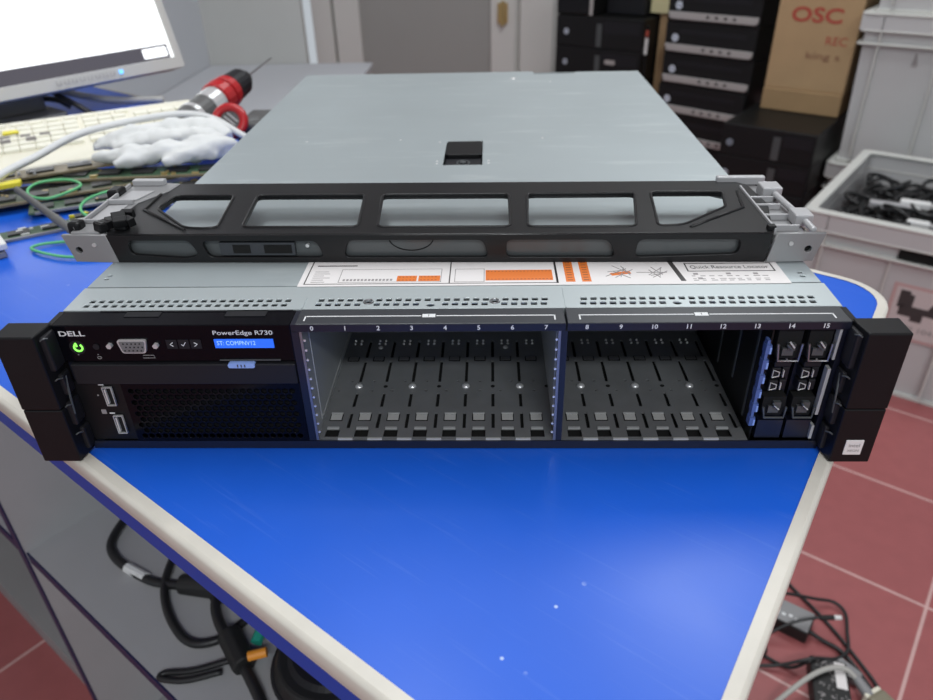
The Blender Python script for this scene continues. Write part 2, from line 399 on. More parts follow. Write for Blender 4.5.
# top cover with a small step in its rear edge, and the latch opening
cv_out = [(-HX-0.0006, 0.0452), (HX+0.0006, 0.0452), (HX+0.0006, 0.657), (0.135, 0.657), (0.135, 0.648), (0.082, 0.648), (0.082, 0.664), (-HX-0.0006, 0.664)]
cvh = [rect(-0.0155, 0.0185, 0.273, 0.345), rect(-0.2125, -0.2095, 0.055, 0.057), rect(-0.2125, -0.2095, 0.060, 0.062), rect(0.2085, 0.2115, 0.052, 0.054), rect(0.2085, 0.2115, 0.057, 0.059)]
cover = plate('top_cover', cv_out, cvh, H-0.0012, H, M['cover'], srv, bevel=0.0002)
MB().box(-HX-0.0006, -HX+0.0006, 0.0452, 0.657, H-0.022, H-0.001).box(HX-0.0006, HX+0.0006, 0.0452, 0.657, H-0.022, H-0.001).build('cover_flange', M['cover'], cover)
scr = MB()
for x, y in ((-0.021, 0.277), (-0.021, 0.284), (0.024, 0.277), (0.024, 0.284), (-0.022, 0.342), (-0.06, 0.352), (0.075, 0.352), (0.10, 0.60), (-0.15, 0.35)):
    scr.dome((x, y, H), 0.0012, 0.0006, 8, 2)
scr.dome((0.055, 0.622, H), 0.004, 0.0012, 12, 3)
scr.build('rivet', M['stud'], cover)
la = MB().box(-0.0148, 0.0178, 0.2735, 0.3445, H-0.010, H-0.0035).build('cover_latch', M['satin'], srv, bevel=0.001)
MB().prism(rrect(-0.0148, 0.0178, 0.302, 0.3440, 0.003), H-0.0035, H+0.0004).build('latch_lever', M['black'], la, bevel=0.0006)
MB().tube([(0.0015+0.0055*math.cos(t), 0.288+0.0075*math.sin(t), H-0.0032) for t in [2*PI*k/14 for k in range(14)]], 0.0008, 6, closed=True, sub=1).cyl((0.0015, 0.288, H-0.0036), (0.0015, 0.288, H-0.002), 0.0028).build('latch_lock', M['smoke'], la)
# perforated front sheet
holes = []
def hole(x, y, s=0.0017): holes.append(rrect(x-s, x+s, y-s, y+s, 0.0004, 2))
for j, y in enumerate((0.0218, 0.0272)):
    for i in range(22): hole(-0.2072+0.00546*i+(0.0012 if j else 0), y)
    for i in range(24):
        x = -0.0728+0.00556*i+(0.0008 if j else 0)
        if i in (5, 18) or (j == 0 and i in (11, 12)): continue
        hole(x, y)
    for i in range(24):
        x = 0.0772+0.00552*i+(0.0008 if j else 0)
        if j == 0 and i in (9, 10): continue
        hole(x, y)
for x, y in ((-0.0445, 0.0245), (0.0275, 0.0245)): holes.append(disc(x, y, 0.0022))
for x, y in ((-0.0088, 0.0205), (0.1294, 0.0212)): holes.append(disc(x, y, 0.0024, 0.0018))
fs = plate('perforated_sheet', [(-HX-0.001, 0.0166), (HX+0.001, 0.0166), (HX+0.0018, 0.0445), (-HX-0.0018, 0.0445)], holes, H-0.0014, H-0.0002, M['sheet'], srv, bevel=0.0002)
MB().box(-HX-0.001, HX+0.001, 0.0164, 0.0172, H-0.0045, H-0.0003).box(-0.0815, -0.0808, 0.0166, 0.030, H-0.0002, H+0.0002).box(0.0668, 0.0675, 0.0166, 0.040, H-0.0002, H+0.0002).build('sheet_lip', M['sheet'], fs)
rg = MB()
for x in (-0.0445, 0.0275): rg.tube([(x+0.0026*math.cos(2*PI*k/14), 0.0245+0.0026*math.sin(2*PI*k/14), H) for k in range(14)], 0.0005, 6, closed=True, sub=1)
rg.build('hole_collar', M['steelgrey'], fs)
MB().box(-HX+0.002, HX-0.002, 0.018, 0.046, H-0.006, H-0.0055).build('dark_underlayer', M['pit'], srv)  # added black sheet, stands in for the dark interior under the perforations

# information label on the cover
lb = MB().box(-0.0900, 0.2003, 0.0437, 0.112, H+0.00005, H+0.00025).build('information_label', M['paper'], srv)
zl = H+0.00026
def flat(mb, x0, x1, y0, y1, h=0.00008): mb.box(x0, x1, y0, y1, zl, zl+h)
def frame_(mb, x0, x1, y0, y1, t):
    flat(mb, x0, x1, y0, y0+t); flat(mb, x0, x1, y1-t, y1); flat(mb, x0, x0+t, y0, y1); flat(mb, x1-t, x1, y0, y1)
g = MB(); frame_(g, -0.0868, 0.0655, 0.0462, 0.100, 0.0007); flat(g, 0.0002, 0.0009, 0.0465, 0.100)
flat(g, 0.0642, 0.0655, 0.0462, 0.100)
g.prism([(0.1375, 0.0475), (0.1405, 0.0475), (0.137, 0.078), (0.134, 0.078)], zl, zl+0.0001)
frame_(g, 0.1440, 0.1965, 0.0600, 0.0715, 0.0008)
flat(g, -0.083, -0.058, 0.071, 0.0722)
g.build('label_frame', M['darkink'], lb)
g = MB(); frame_(g, -0.0665, -0.0045, 0.0485, 0.0665, 0.0004); g.build('label_outline', M['greyink'], lb); g = MB(); frame_(g, 0.0035, 0.0215, 0.0482, 0.0660, 0.0004); g.build('label_outline', M['greyink'], lb); g = MB()
for k in range(6):
    flat(g, -0.083, -0.083+random.uniform(0.006, 0.013), 0.049+0.0028*k, 0.0496+0.0028*k)
for k in range(14):
    flat(g, -0.064+0.0022*k, -0.0626+0.0022*k, 0.0505, 0.053)
for k in range(9):
    x = 0.145+0.0052*k; flat(g, x, x+random.uniform(0.002, 0.0042), 0.0535, 0.0543); flat(g, x, x+random.uniform(0.002, 0.004), 0.0478, 0.0486); flat(g, x, x+random.uniform(0.002, 0.004), 0.0500, 0.0506)
for x, y in ((0.1465, 0.0555), (0.148, 0.0495), (0.166, 0.0558), (0.182, 0.0556)): flat(g, x, x+0.0028, y, y+0.0022)
# exploded-view line drawings
for cx, cy, rr in ((0.104, 0.060, 0.011), (0.124, 0.060, 0.010)):
    for k in range(7):
        a = random.uniform(0, PI); dx = math.cos(a)*rr*random.uniform(0.5, 1); dy = math.sin(a)*rr*0.6
        ox = random.uniform(-0.004, 0.004); oy = random.uniform(-0.004, 0.004)
        g.tube([(cx+ox-dx, cy+oy-dy, zl), (cx+ox+dx, cy+oy+dy, zl)], 0.0003, 4, smooth=False)
g.build('label_print', M['greyink'], lb)
for x0, x1, y0, y1 in ((-0.0313, -0.0193, 0.0497, 0.0570), (-0.0182, -0.0052, 0.0497, 0.0570), (0.0222, 0.0625, 0.0500, 0.0640), (0.0700, 0.0755, 0.0475, 0.078), (0.0795, 0.0850, 0.0475, 0.078)):
    g = MB(); flat(g, x0, x1, y0, y1); ob = g.build('orange_block', M['orange'], lb)
    g = MB()
    if x1-x0 > y1-y0:
        for k in range(int((x1-x0)/0.0022)): g.box(x0+0.001+0.0022*k, x0+0.0022+0.0022*k, y0+0.0012, y0+0.0017, zl+0.00008, zl+0.00011); g.box(x0+0.001+0.0022*k, x0+0.0020+0.0022*k, y1-0.0020, y1-0.0015, zl+0.00008, zl+0.00011)
    else:
        for k in range(8): g.box(x0+0.0012, x1-0.0012, y0+0.002+0.0034*k, y0+0.0026+0.0034*k, zl+0.00008, zl+0.00011)
    g.build('block_print', M['darkink'], ob)
MB().prism([(0.098, 0.055), (0.110, 0.058), (0.109, 0.0615), (0.097, 0.0585)], zl, zl+0.00007).build('orange_mark', M['orange'], lb)
text('label_lettering', 'Quick Resource Locator', M['darkink'], lb, (0.1702, 0.0656, zl+0.0001), width=0.047, height=0.0050, upright=False)

# front frame: rails, dividers
ff = MB()
ff.box(-HX, HX, -0.0004, 0.0004, 0.0, 0.0054).box(-HX, HX, 0.0004, 0.010, 0.0, 0.0030).box(-HX, -0.2120, 0.003, 0.020, 0.003, 0.0626)
ff.box(-0.0840, -0.0800, -0.0004, 0.125, 0.006, 0.0815)
ff.box(0.0634, 0.0668, -0.0004, 0.125, 0.006, 0.0815)
ff.box(-0.0840, -0.0800, 0.0, 0.016, 0.0815, 0.0860)
ff.box(0.2140, HX, 0.001, 0.125, 0.003, 0.0855)
ff.build('front_frame', M['navyblack'], srv)

def trim(x0, x1, cx, bx0, bx1, nums):
    t = MB().box(x0, x1, -0.0006, 0.0163, 0.0818, 0.0866).build('bay_number_strip', M['strip'], srv, bevel=0.0004)
    g = MB(); z = 0.0866
    for a, b in ((bx0, cx-0.0042), (cx+0.0042, bx1)): g.box(a, b, 0.0076, 0.0084, z, z+0.0001)
    for x in (bx0, bx1): g.box(x-0.0004, x+0.0004, 0.0030, 0.0084, z, z+0.0001)
    g.box(cx-0.0036, cx+0.0036, 0.0064, 0.0100, z, z+0.0001)
    g.build('bracket_line', M['ink'], t)
    text('tag_number', '1', M['darkink'], t, (cx, 0.0082, z+0.0002), height=0.0024, upright=False)
    MB().box(x0, x1, -0.0008, -0.0005, 0.0818, 0.0862).build('number_band', M['navyblack'], t)
    for n, x in nums: text('bay_number', str(n), M['ink'], t, (x, -0.0010, 0.0842), height=0.0028, bold=0.02)
trim(-0.0812, 0.0655, -0.0088, -0.0770, 0.0600, [(i, -0.0722+0.01818*i) for i in range(8)])
trim(0.0665, 0.2165, 0.1395, 0.0735, 0.2095, [(i, 0.0769+0.0181*(i-8)) for i in range(8, 16)])

def bay(x0, x1, xs, pitch, walls):
    # floor with its slots, notches and pressed tabs
    hs = []; half = pitch/2
    segs = ((0.0115, 0.0270), (0.0335, 0.0485), (0.0615, 0.0870), (0.0920, 0.1140))
    edges = [xs[0]-half]+[x+half for x in xs]
    for i, x in enumerate(edges):
        if x < x0+0.0014 or x > x1-0.0014: continue
        for a, b in segs: hs.append(rect(x-0.0010, x+0.0010, a, b))
    for i, x in enumerate(xs):
        hs.append(rect(x-0.0042, x+0.0042, 0.0030, 0.0105))
        hs.append(disc(x-0.004+0.0045*(i % 2), 0.0515, 0.0013, 0.0010, 10)); hs.append(disc(x+0.0035-0.003*(i % 2), 0.0625, 0.0013, 0.0010, 10))
    fl = plate('bay_floor', rect(x0, x1, 0.0005, 0.127), hs, 0.0050, 0.0060, M['bay_metal'], srv)
    MB().box(x0, x1, 0.002, 0.127, 0.0031, 0.0034).build('bay_underside', M['pit'], fl)
    for i, x in enumerate(xs):
        e = MB().box(x-0.0040, x+0.0040, 0.0185, 0.0258, 0.0060, 0.0063).build('tab_surround', M['pit'], fl)
        MB().box(x-0.0034, x+0.0034, 0.0192, 0.0245, 0.0063, 0.0066).build('pressed_tab', M['bay_light'], fl)
        MB().box(x-0.0036, x+0.0036, 0.0250, 0.0262, 0.0060, 0.0070).build('tab_lip', M['bay_edge'], fl)
        MB().box(x-0.0040, x+0.0040, 0.0868, 0.0925, 0.0060, 0.0063).build('tab_surround', M['pit'], fl)
        MB().box(x-0.0033, x+0.0033, 0.0878, 0.0918, 0.0063, 0.0066).build('spring_tab', M['steelgrey'], fl)
        MB().box(x-0.0036, x+0.0036, 0.0100, 0.0114, 0.0060, 0.0072).build('notch_lip', M['bay_edge'], fl)
        dd = MB()
        for sx in (-0.0022, 0.0022):
            for y in (0.1100, 0.1140): dd.dome((x+sx, y, 0.0060), 0.00095, 0.0014, 8, 2)
        dd.build('guide_pins', M['stud'], fl)
    for x in edges:
        if x0+0.004 < x < x1-0.004: MB().box(x-0.0044, x+0.0044, 0.0004, 0.0016, 0.0055, 0.0065).build('floor_edge', M['bay_light'], fl)
    for i in range(0, len(xs), 2):
        MB().dome((xs[i]+half, 0.0560, 0.0060), 0.0027, 0.0019, 14, 4).build('stud', M['stud'], fl, smooth=True)
        MB().cyl((xs[i]-half+0.0178*2, 0.0560, 0.0060), (xs[i]-half+0.0178*2, 0.0560, 0.0062), 0.0014).build('floor_hole', M['pit'], fl)
    for x in (xs[1]-0.0005, xs[-2]+0.0005) if len(xs) > 6 else (xs[0]+0.001,):
        MB().dome((x, 0.1050, 0.0060), 0.0019, 0.0013, 14, 4).build('stud', M['stud'], fl, smooth=True)
    bpn = MB().box(x0, x1, 0.127, 0.129, 0.003, 0.0815).build('backplane', M['bay_metal'], srv)
    c = MB()
    for x in xs: c.box(x-0.0026, x+0.0026, 0.120, 0.127, 0.025, 0.062)
    c.build('drive_connector', M['black'], bpn)
bx = [-0.0717+0.01783*i for i in range(8)]
bay(-0.0795, 0.0630, bx, 0.01783, True)
b2 = [0.0755+0.01775*i for i in range(6)]
bay(0.0668, 0.1765, b2, 0.01775, False)
# side walls of the left bay, with a column of small holes at the front edge
def sidewall(x, sgn):
    hs = [disc(0.0035, 0.012+0.0062*i, 0.0009, n=8) for i in range(11)]
    mt = Matrix(((0, 0, 1, 0), (1, 0, 0, 0), (0, 1, 0, 0), (0, 0, 0, 1)))
    s_ = plate('bay_side_wall', rect(0.0, 0.127, 0.006, 0.0815), hs, x-0.0003, x+0.0003, M['sidewall'], srv, mtx=mt)
    MB().box(x, x+sgn*0.0006, 0.020, 0.126, 0.0098, 0.0106).box(x, x+sgn*0.0006, 0.0160, 0.0170, 0.0098, 0.080).build('wall_rib', M['bay_edge'], s_)
    fg = MB().box(x-0.0003*sgn, x+0.0012*sgn, -0.0002, 0.0006, 0.006, 0.0815).build('wall_flange', M['steelgrey'], s_)
    g = MB()
    for k in range(11): g.cyl((x+0.0019*sgn, 0.0004, 0.0115+0.0064*k), (x+0.0019*sgn, 0.0012, 0.0115+0.0064*k), 0.0007, seg=8)
    g.build('flange_dot', M['stud'], fg)
sidewall(-0.0795, 1); sidewall(0.0630, -1)
# right bay: dark cage wall, blue keyed strip, two blanks
cw = MB().box(0.1782, 0.1792, 0.004, 0.127, 0.003, 0.0815).build('cage_wall', M['black'], srv)
MB().box(0.1776, 0.1784, 0.018, 0.020, 0.010, 0.078).box(0.1776, 0.1784, 0.045, 0.047, 0.020, 0.070).box(0.1776, 0.1784, 0.075, 0.077, 0.012, 0.075).build('cage_rib', M['smoke'], cw)
MB().prism([(0.1535, 0.0815), (0.1580, 0.0815), (0.1572, 0.0745)], 0.030, 0.031, 'y').build('cable_clip', M['white'], cw)
ks = MB().box(0.1750, 0.1765, 0.000, 0.004, 0.0165, 0.0745).build('keyed_strip', M['bluetab'], srv)
for k in range(6):
    MB().box(0.1746, 0.1776, -0.0008, 0.004, 0.0172+0.0098*k, 0.0228+0.0098*k).build('key_tab', M['bluetab'], ks)
    MB().box(0.1767, 0.1777, -0.0010, -0.0008, 0.0174+0.0098*k, 0.0215+0.0098*k).build('painted_key_glint', M['lightblue'], ks)  # painted highlight: pale slips along the right edge of the tabs
def blank(x0, x1):
    r = MB().box(x0, x1, 0.010, 0.100, 0.0062, 0.0812).box(x0, x1, 0.002, 0.010, 0.0062, 0.0190).build('drive_blank', M['navyblack'], srv)
    cx = (x0+x1)/2; w = (x1-x0)/2
    for z0, z1, nm, m_ in ((0.0612, 0.0808, 'upper_latch', M['steelgrey']), (0.0222, 0.0350, 'lower_latch', M['smoke'])):
        zt = z1; zb = z0
        p = [(cx-w+0.0006, (zt+zb)/2+0.001), (cx-w+0.0022, zb), (cx+w-0.0014, zb), (cx+w-0.0010, (zt+zb)/2+0.001)]
        MB().tube([(x, 0.0004, z) for x, z in p], 0.0007, 6, smooth=False).build(nm, m_, r)
        MB().prism([(cx-w+0.0008, zt), (cx-w+0.0008, zb+0.006), (cx-w+0.0022, zb), (cx+w-0.0016, zb), (cx+w-0.0008, zb+0.006), (cx+w-0.0008, zt)], 0.003, 0.010, 'y').build('latch_well', M['pit'], r)
        k = MB().box(cx-0.0035, cx+0.0025, 0.001, 0.004, zb+0.003, zb+0.0075).box(cx-0.0010, cx+0.0030, 0.0005, 0.003, zb+0.0065, zb+0.0105)
        k.tube([(cx-0.002, 0.0, zb+0.0105), (cx+0.001, -0.0005, zb+0.0075)], 0.0005, 6).build('latch_clip', M['smoke'], r)
        MB().tube([(cx-0.001, -0.0002, zb+0.0125 if zt > 0.06 else zb+0.009), (cx+0.0018, -0.0008, zb+0.009 if zt > 0.06 else zb+0.0065)], 0.0005, 5).build('clip_pale_bar', M['bay_light'], r)  # pale metal bar lying over the clip
    MB().box(cx-w+0.0006, cx+w-0.0006, 0.0022, 0.003, 0.0803, 0.0808).build('latch_top', M['steelgrey'], r)
    g = MB()
    for z in (0.0385, 0.0470): g.box(cx-0.0052, cx+0.0000, 0.004, 0.011, z, z+0.0070).box(cx+0.0010, cx+0.0050, 0.005, 0.011, z, z+0.0070)
    g.box(cx-0.0050, cx+0.0045, 0.003, 0.011, 0.0553, 0.0590).build('latch_block', M['satin'], r, bevel=0.0006)
    g = MB()
    for z in (0.0395, 0.0480, 0.0557): g.box(cx+0.0012, cx+0.0018, 0.0036, 0.005, z, z+0.0045)
    for z in (0.0385, 0.0470): g.tube([(cx-0.0045, 0.0035, z+0.001), (cx-0.0045, 0.0035, z+0.006), (cx-0.001, 0.0035, z+0.0045), (cx-0.001, 0.0035, z+0.002)], 0.0004, 5, smooth=False, closed=True)
    g.build('block_edge', M['bay_light'], r)
blank(0.1806, 0.1952); blank(0.1972, 0.2112)
MB().box(0.2118, 0.2132, 0.0, 0.004, 0.0620, 0.0812).box(0.2112, 0.2130, 0.0, 0.004, 0.0245, 0.0560).box(0.2114, 0.2130, 0.0, 0.004, 0.0070, 0.0165).build('silver_rail', M['bay_edge'], srv)

# left control panel
cp = MB().box(-HX+0.0002, -0.0842, 0.0, 0.0162, 0.0626, 0.0862).build('control_panel', M['gloss'], srv, bevel=0.0005)
MB().box(-0.180, -0.160, 0.009, 0.0158, 0.0862, 0.0866).box(-0.123, -0.100, 0.009, 0.0158, 0.0862, 0.0866).box(-0.196, -0.086, 0.0148, 0.016, 0.0862, 0.0866).build('panel_catch', M['satin'], cp)
YF = -0.0003
text('maker_lettering', 'DELL', M['ink'], cp, (-0.2066, YF, 0.0812), width=0.0145, height=0.0032, bold=0.02)
text('model_lettering', 'PowerEdge R730', M['ink'], cp, (-0.1110, YF, 0.0809), width=0.0332, height=0.0036, bold=0.010)
lcd = MB().box(-0.1278, -0.0948, -0.0005, 0.001, 0.0716, 0.0772).build('lcd_screen', M['lcd'], cp)
text('lcd_lettering', 'ST: COMPNV12', M['lcd_text'], lcd, (-0.1155, -0.0008, 0.0750), width=0.0215, height=0.0027)
pb = MB().tube([(-0.2056+0.0023*math.cos(t), -0.0002, 0.0722+0.0023*math.sin(t)) for t in [PI/2+0.7+k*(2*PI-1.4)/12 for k in range(13)]], 0.00055, 6, sub=1).tube([(-0.2062, -0.0002, 0.0728), (-0.2066, -0.0002, 0.0752)], 0.00055, 6).build('power_button', M['green_led'], cp)
MB().cyl((-0.1952, 0.0002, 0.0727), (-0.1952, -0.0006, 0.0727), 0.0018).cyl((-0.2062, 0.0002, 0.0722), (-0.2062, -0.0001, 0.0722), 0.0045).build('panel_button', M['satin'], cp)
MB().tube([(-0.1953+0.0012*math.cos(2*PI*k/10), YF, 0.0655+0.0008*math.sin(2*PI*k/10)) for k in range(10)], 0.0002, 4, closed=True, sub=1).tube([(-0.1705, YF, 0.0652), (-0.1635, YF, 0.0652), (-0.1640, YF, 0.0670), (-0.1700, YF, 0.0670)], 0.0002, 4, smooth=False, closed=True).box(-0.1960, -0.1954, YF, 0, 0.0672, 0.0677).box(-0.2072, -0.2066, YF, 0, 0.0672, 0.0677).build('panel_icon', M['greyink'], cp)
vg = MB().prism(roundpoly([(-0.1822, 0.0775), (-0.1655, 0.0775), (-0.1672, 0.0690), (-0.1805, 0.0690)], 0.0018), -0.0016, 0.0, 'y').build('vga_port', M['chrome'], cp)
MB().prism(roundpoly([(-0.1812, 0.0768), (-0.1664, 0.0768), (-0.1680, 0.0697), (-0.1797, 0.0697)], 0.0014), -0.0019, -0.0014, 'y').build('port_face', M['bay_metal'], vg)
g = MB()
for r_ in range(3):
    for k in range(5): g.cyl((-0.1785+0.0023*k+(0.0011 if r_ == 1 else 0), -0.0018, 0.0710+0.0022*r_), (-0.1785+0.0023*k+(0.0011 if r_ == 1 else 0), -0.0021, 0.0710+0.0022*r_), 0.0005, seg=6)
g.build('port_hole', M['pit'], vg)
for x in (-0.1870, -0.1608): MB().cyl((x, 0, 0.0737), (x, -0.0022, 0.0737), 0.0016, seg=6).build('jack_screw', M['chrome'], vg)
nb = MB().box(-0.1550, -0.1490, -0.0004, 0.0, 0.0712, 0.0770).box(-0.1482, -0.1422, -0.0004, 0.0, 0.0712, 0.0770).box(-0.1414, -0.1354, -0.0004, 0.0, 0.0712, 0.0770).build('navigation_keys', M['satin'], cp)
g = MB()
for pts in ([(-0.1512, 0.0753), (-0.1528, 0.0741), (-0.1512, 0.0729)], [(-0.1465, 0.0741), (-0.1456, 0.0732), (-0.1440, 0.0754)], [(-0.1392, 0.0753), (-0.1376, 0.0741), (-0.1392, 0.0729)]):
    g.tube([(x, -0.0006, z) for x, z in pts], 0.00028, 5, smooth=False)
g.build('key_symbol', M['ink'], nb)
# pull-out information tag with its blue tab
it = MB().box(-0.2128, -0.0845, -0.0022, 0.020, 0.0484, 0.0618).build('information_tag', M['satin'], srv, bevel=0.0006)
MB().box(-0.1270, -0.0925, -0.0008, 0.0, 0.0634, 0.0640).build('painted_ledge_glint', M['smoke'], cp)  # thin grey bar, the highlight line on the ledge painted in
tb = MB().prism(rrect(-0.1222, -0.1070, 0.0598, 0.0628, 0.0012), -0.0030, 0.0, 'y').build('tag_tab', M['lightblue'], it)
g = MB()
for x in (-0.1166, -0.1146, -0.1126): g.box(x-0.0003, x+0.0003, -0.0032, -0.0029, 0.0604, 0.0622)
g.build('tab_mark', M['darkink'], tb)
# lower left: usb ports and vent grille
up = MB().box(-HX+0.0002, -0.1885, 0.0008, 0.012, 0.0060, 0.0484).build('port_panel', M['black'], srv)
for zc, xc in ((0.0390, -0.1972), (0.0185, -0.1962)):
    u = plate('usb_port', rect(xc-0.0028, xc+0.0028, zc-0.0066, zc+0.0066), [rect(xc-0.0023, xc+0.0023, zc-0.0061, zc+0.0061)], 0.0000, 0.0014, M['bay_edge'], up, mtx=STAND)
    MB().box(xc-0.0022, xc+0.0022, 0.0002, 0.0006, zc-0.006, zc+0.006).build('port_cavity', M['pit'], u)
    MB().box(xc-0.0019, xc-0.0010, -0.0012, 0.0002, zc-0.005, zc+0.005).build('port_tongue', M['bay_light'], u)
    MB().box(xc-0.0052, xc-0.0020, 0.0005, 0.0008, zc+0.0070, zc+0.0077).build('port_icon', M['ink'], u)
MB().box(-0.2058, -0.2030, 0.0004, 0.0008, 0.0255, 0.0285).box(-0.2050, -0.2042, 0.0004, 0.0008, 0.0385, 0.0393).build('port_symbol', M['greyink'], up)
hx = []
R_ = 0.0019
for r_ in range(9):
    for c in range(24):
        x = -0.1835+0.0041*c+(0.00205 if r_ % 2 else 0); z = 0.0098+0.0041*r_
        if x < -0.0885: hx.append([(x+R_*math.cos(PI/6+k*PI/3), z+R_*math.sin(PI/6+k*PI/3)) for k in range(6)])
gr = plate('vent_grille', rect(-0.1885, -0.0842, 0.0062, 0.0480), hx, -0.0004, 0.0008, M['gloss'], srv, mtx=STAND, bevel=0.00012)
MB().box(-0.1885, -0.0842, 0.006, 0.0065, 0.0062, 0.0480).build('grille_dark_sheet', M['pit'], gr)  # black sheet painting the darkness behind the grille holes

# mounting ears
for sgn in (-1, 1):
    xi = 0.2195; xo = 0.2420
    e = MB().prism([(sgn*xi, -0.0140), (sgn*xo, -0.0140), (sgn*(xo+0.0004), 0.0030), (sgn*(HX+0.0006), 0.0030), (sgn*(HX+0.0006), -0.0015)], 0.0388, 0.0868).build('mounting_ear', M['black'], srv, bevel=0.0009)
    MB().prism([(sgn*xi, -0.0136), (sgn*xo, -0.0136), (sgn*(xo+0.0004), 0.0030), (sgn*(HX+0.0006), 0.0030), (sgn*(HX+0.0006), -0.0015)], 0.0005, 0.0382).build('ear_lower', M['black'], e, bevel=0.0009)
    g = MB()
    x = lambda a, b: (min(sgn*a, sgn*b), max(sgn*a, sgn*b))
    for z0, z1, dep in ((0.062, 0.084, 0.010), (0.044, 0.058, 0.007), (0.024, 0.040, 0.009), (0.004, 0.020, 0.006)):
        g.box(*x(0.2160, xi+0.001), -dep, 0.001, z0, z1)
    g.build('ear_latch', M['satin'], e, bevel=0.0012)
    MB().box(*x(0.2168, 0.2200), 0.0005, 0.016, 0.0005, 0.0862).build('ear_flange', M['black'], e)
    g = MB()
    for z in (0.0825, 0.0565, 0.0385, 0.0185): g.tube([(sgn*0.2158, -0.0075, z), (sgn*0.2170, -0.0100, z+0.001), (sgn*0.2185, -0.0105, z)], 0.00045, 5)
    g.build('latch_edge', M['smoke'], e); g = MB()
    g.tube([(sgn*0.2162, -0.004, 0.056), (sgn*0.2158, -0.007, 0.044), (sgn*0.2162, -0.008, 0.032)], 0.0006, 5)
    g.build('latch_rod', M['smoke'], e)
    if sgn > 0:
        bd = MB().box(0.2255, 0.2355, -0.0142, -0.0134, 0.0065, 0.0170).build('badge', M['paper'], e, bevel=0.0004)
        text('badge_lettering', 'intel', M['greyink'], bd, (0.2305, -0.0144, 0.0135), width=0.0060)
        text('badge_lettering', 'XEON', M['greyink'], bd, (0.2305, -0.0144, 0.0098), width=0.0064)

# ------------------------------------------------------------------ bezel lying on the server
bz = thing('front_bezel', 'black server bezel with five open windows and silver ends lying on the server cover', 'bezel', (-0.0094, 0.0757, 0.0005+H+0.0004), -0.0176)
HT = 0.0185
lw = [roundpoly(p, 0.004) for p in (
    [(-0.1945, 0.0055), (-0.1945, 0.0150), (-0.155, 0.0150), (-0.150, 0.0050), (-0.160, 0.0030)],
    [(-0.1440, 0.0035), (-0.1475, 0.0145), (-0.0740, 0.0145), (-0.0700, 0.0035)],
    [(-0.0575, 0.0035), (-0.0540, 0.0150), (0.0300, 0.0150), (0.0335, 0.0035)],
    [(0.0445, 0.0035), (0.0445, 0.0150), (0.1070, 0.0150), (0.1120, 0.0035)],
    [(0.1235, 0.0035), (0.1250, 0.0150), (0.1870, 0.0150), (0.1860, 0.0055)])]
st = plate('front_strip', [(-0.206, 0.0), (0.203, 0.0), (0.205, HT), (-0.2085, HT)], lw, -0.003, 0.0, M['bezel'], bz, mtx=STAND, bevel=0.0004)
# STAND maps thickness t to y = -t, so the strip occupies y 0..0.003
MB().box(-0.2005, 0.196, 0.0042, 0.0052, 0.0006, HT-0.001).build('smoked_panel', M['smoke'], bz)
lk = MB().box(-0.1365, -0.0885, 0.0012, 0.0042, 0.0045, 0.0130).build('lock_plate', M['strip'], bz)
MB().box(-0.1280, -0.1170, 0.0008, 0.0013, 0.0060, 0.0115).box(-0.1080, -0.0905, 0.0008, 0.0013, 0.0060, 0.0115).build('lock_slot', M['pit'], lk)
MB().cyl((-0.0805, 0.0042, 0.0105), (-0.0805, 0.0020, 0.0105), 0.0012).build('lock_pin', M['chrome'], bz)
MB().tube([(-0.0150+0.014*math.cos(t), 0.0040, 0.0150+0.0085*math.sin(t)) for t in [PI+PI*k/10 for k in range(11)]], 0.00035, 5).build('emblem_ring', M['pit'], bz)
def wp(p): return roundpoly(p, 0.005)
wins = [wp([(-0.1905, 0.0710), (-0.1475, 0.0710), (-0.1400, 0.0120), (-0.1500, 0.0105), (-0.1620, 0.0125), (-0.1935, 0.0465)]),
        wp([(-0.1310, 0.0715), (-0.0545, 0.0715), (-0.0495, 0.0125), (-0.1240, 0.0125)]),
        wp([(-0.0420, 0.0715), (0.0465, 0.0715), (0.0470, 0.0120), (-0.0370, 0.0120)]),
        wp([(0.0590, 0.0720), (0.1330, 0.0725), (0.1250, 0.0120), (0.0575, 0.0120)]),
        wp([(0.1440, 0.0740), (0.1930, 0.0740), (0.1880, 0.0450), (0.1545, 0.0145), (0.1385, 0.0125)])]
PLANE = [(-0.2085, 0.0012), (0.2050, 0.0012), (0.2170, 0.0500), (0.2140, 0.0880), (0.2040, 0.0970), (-0.2000, 0.0970), (-0.2130, 0.0860), (-0.2180, 0.0500)]
fr = plate('window_frame', PLANE, wins, 0.0150, 0.0188, M['bezel'], bz, bevel=0.0008)
# raised lips round the windows and the ribs at the corners
g = MB()
for wv in wins: g.tube([(x, y, 0.0186) for x, y in wv], 0.0011, 6, smooth=False, closed=True)
g.tube([(0.1580, 0.0105, 0.0188), (0.1985, 0.0430, 0.0188), (0.2030, 0.0740, 0.0188)], 0.0012, 6, smooth=False)
g.tube([(-0.1600, 0.0080, 0.0188), (-0.2010, 0.0430, 0.0188), (-0.2020, 0.0740, 0.0188)], 0.0012, 6, smooth=False)
g.build('window_lip', M['bezel'], fr, smooth=True)
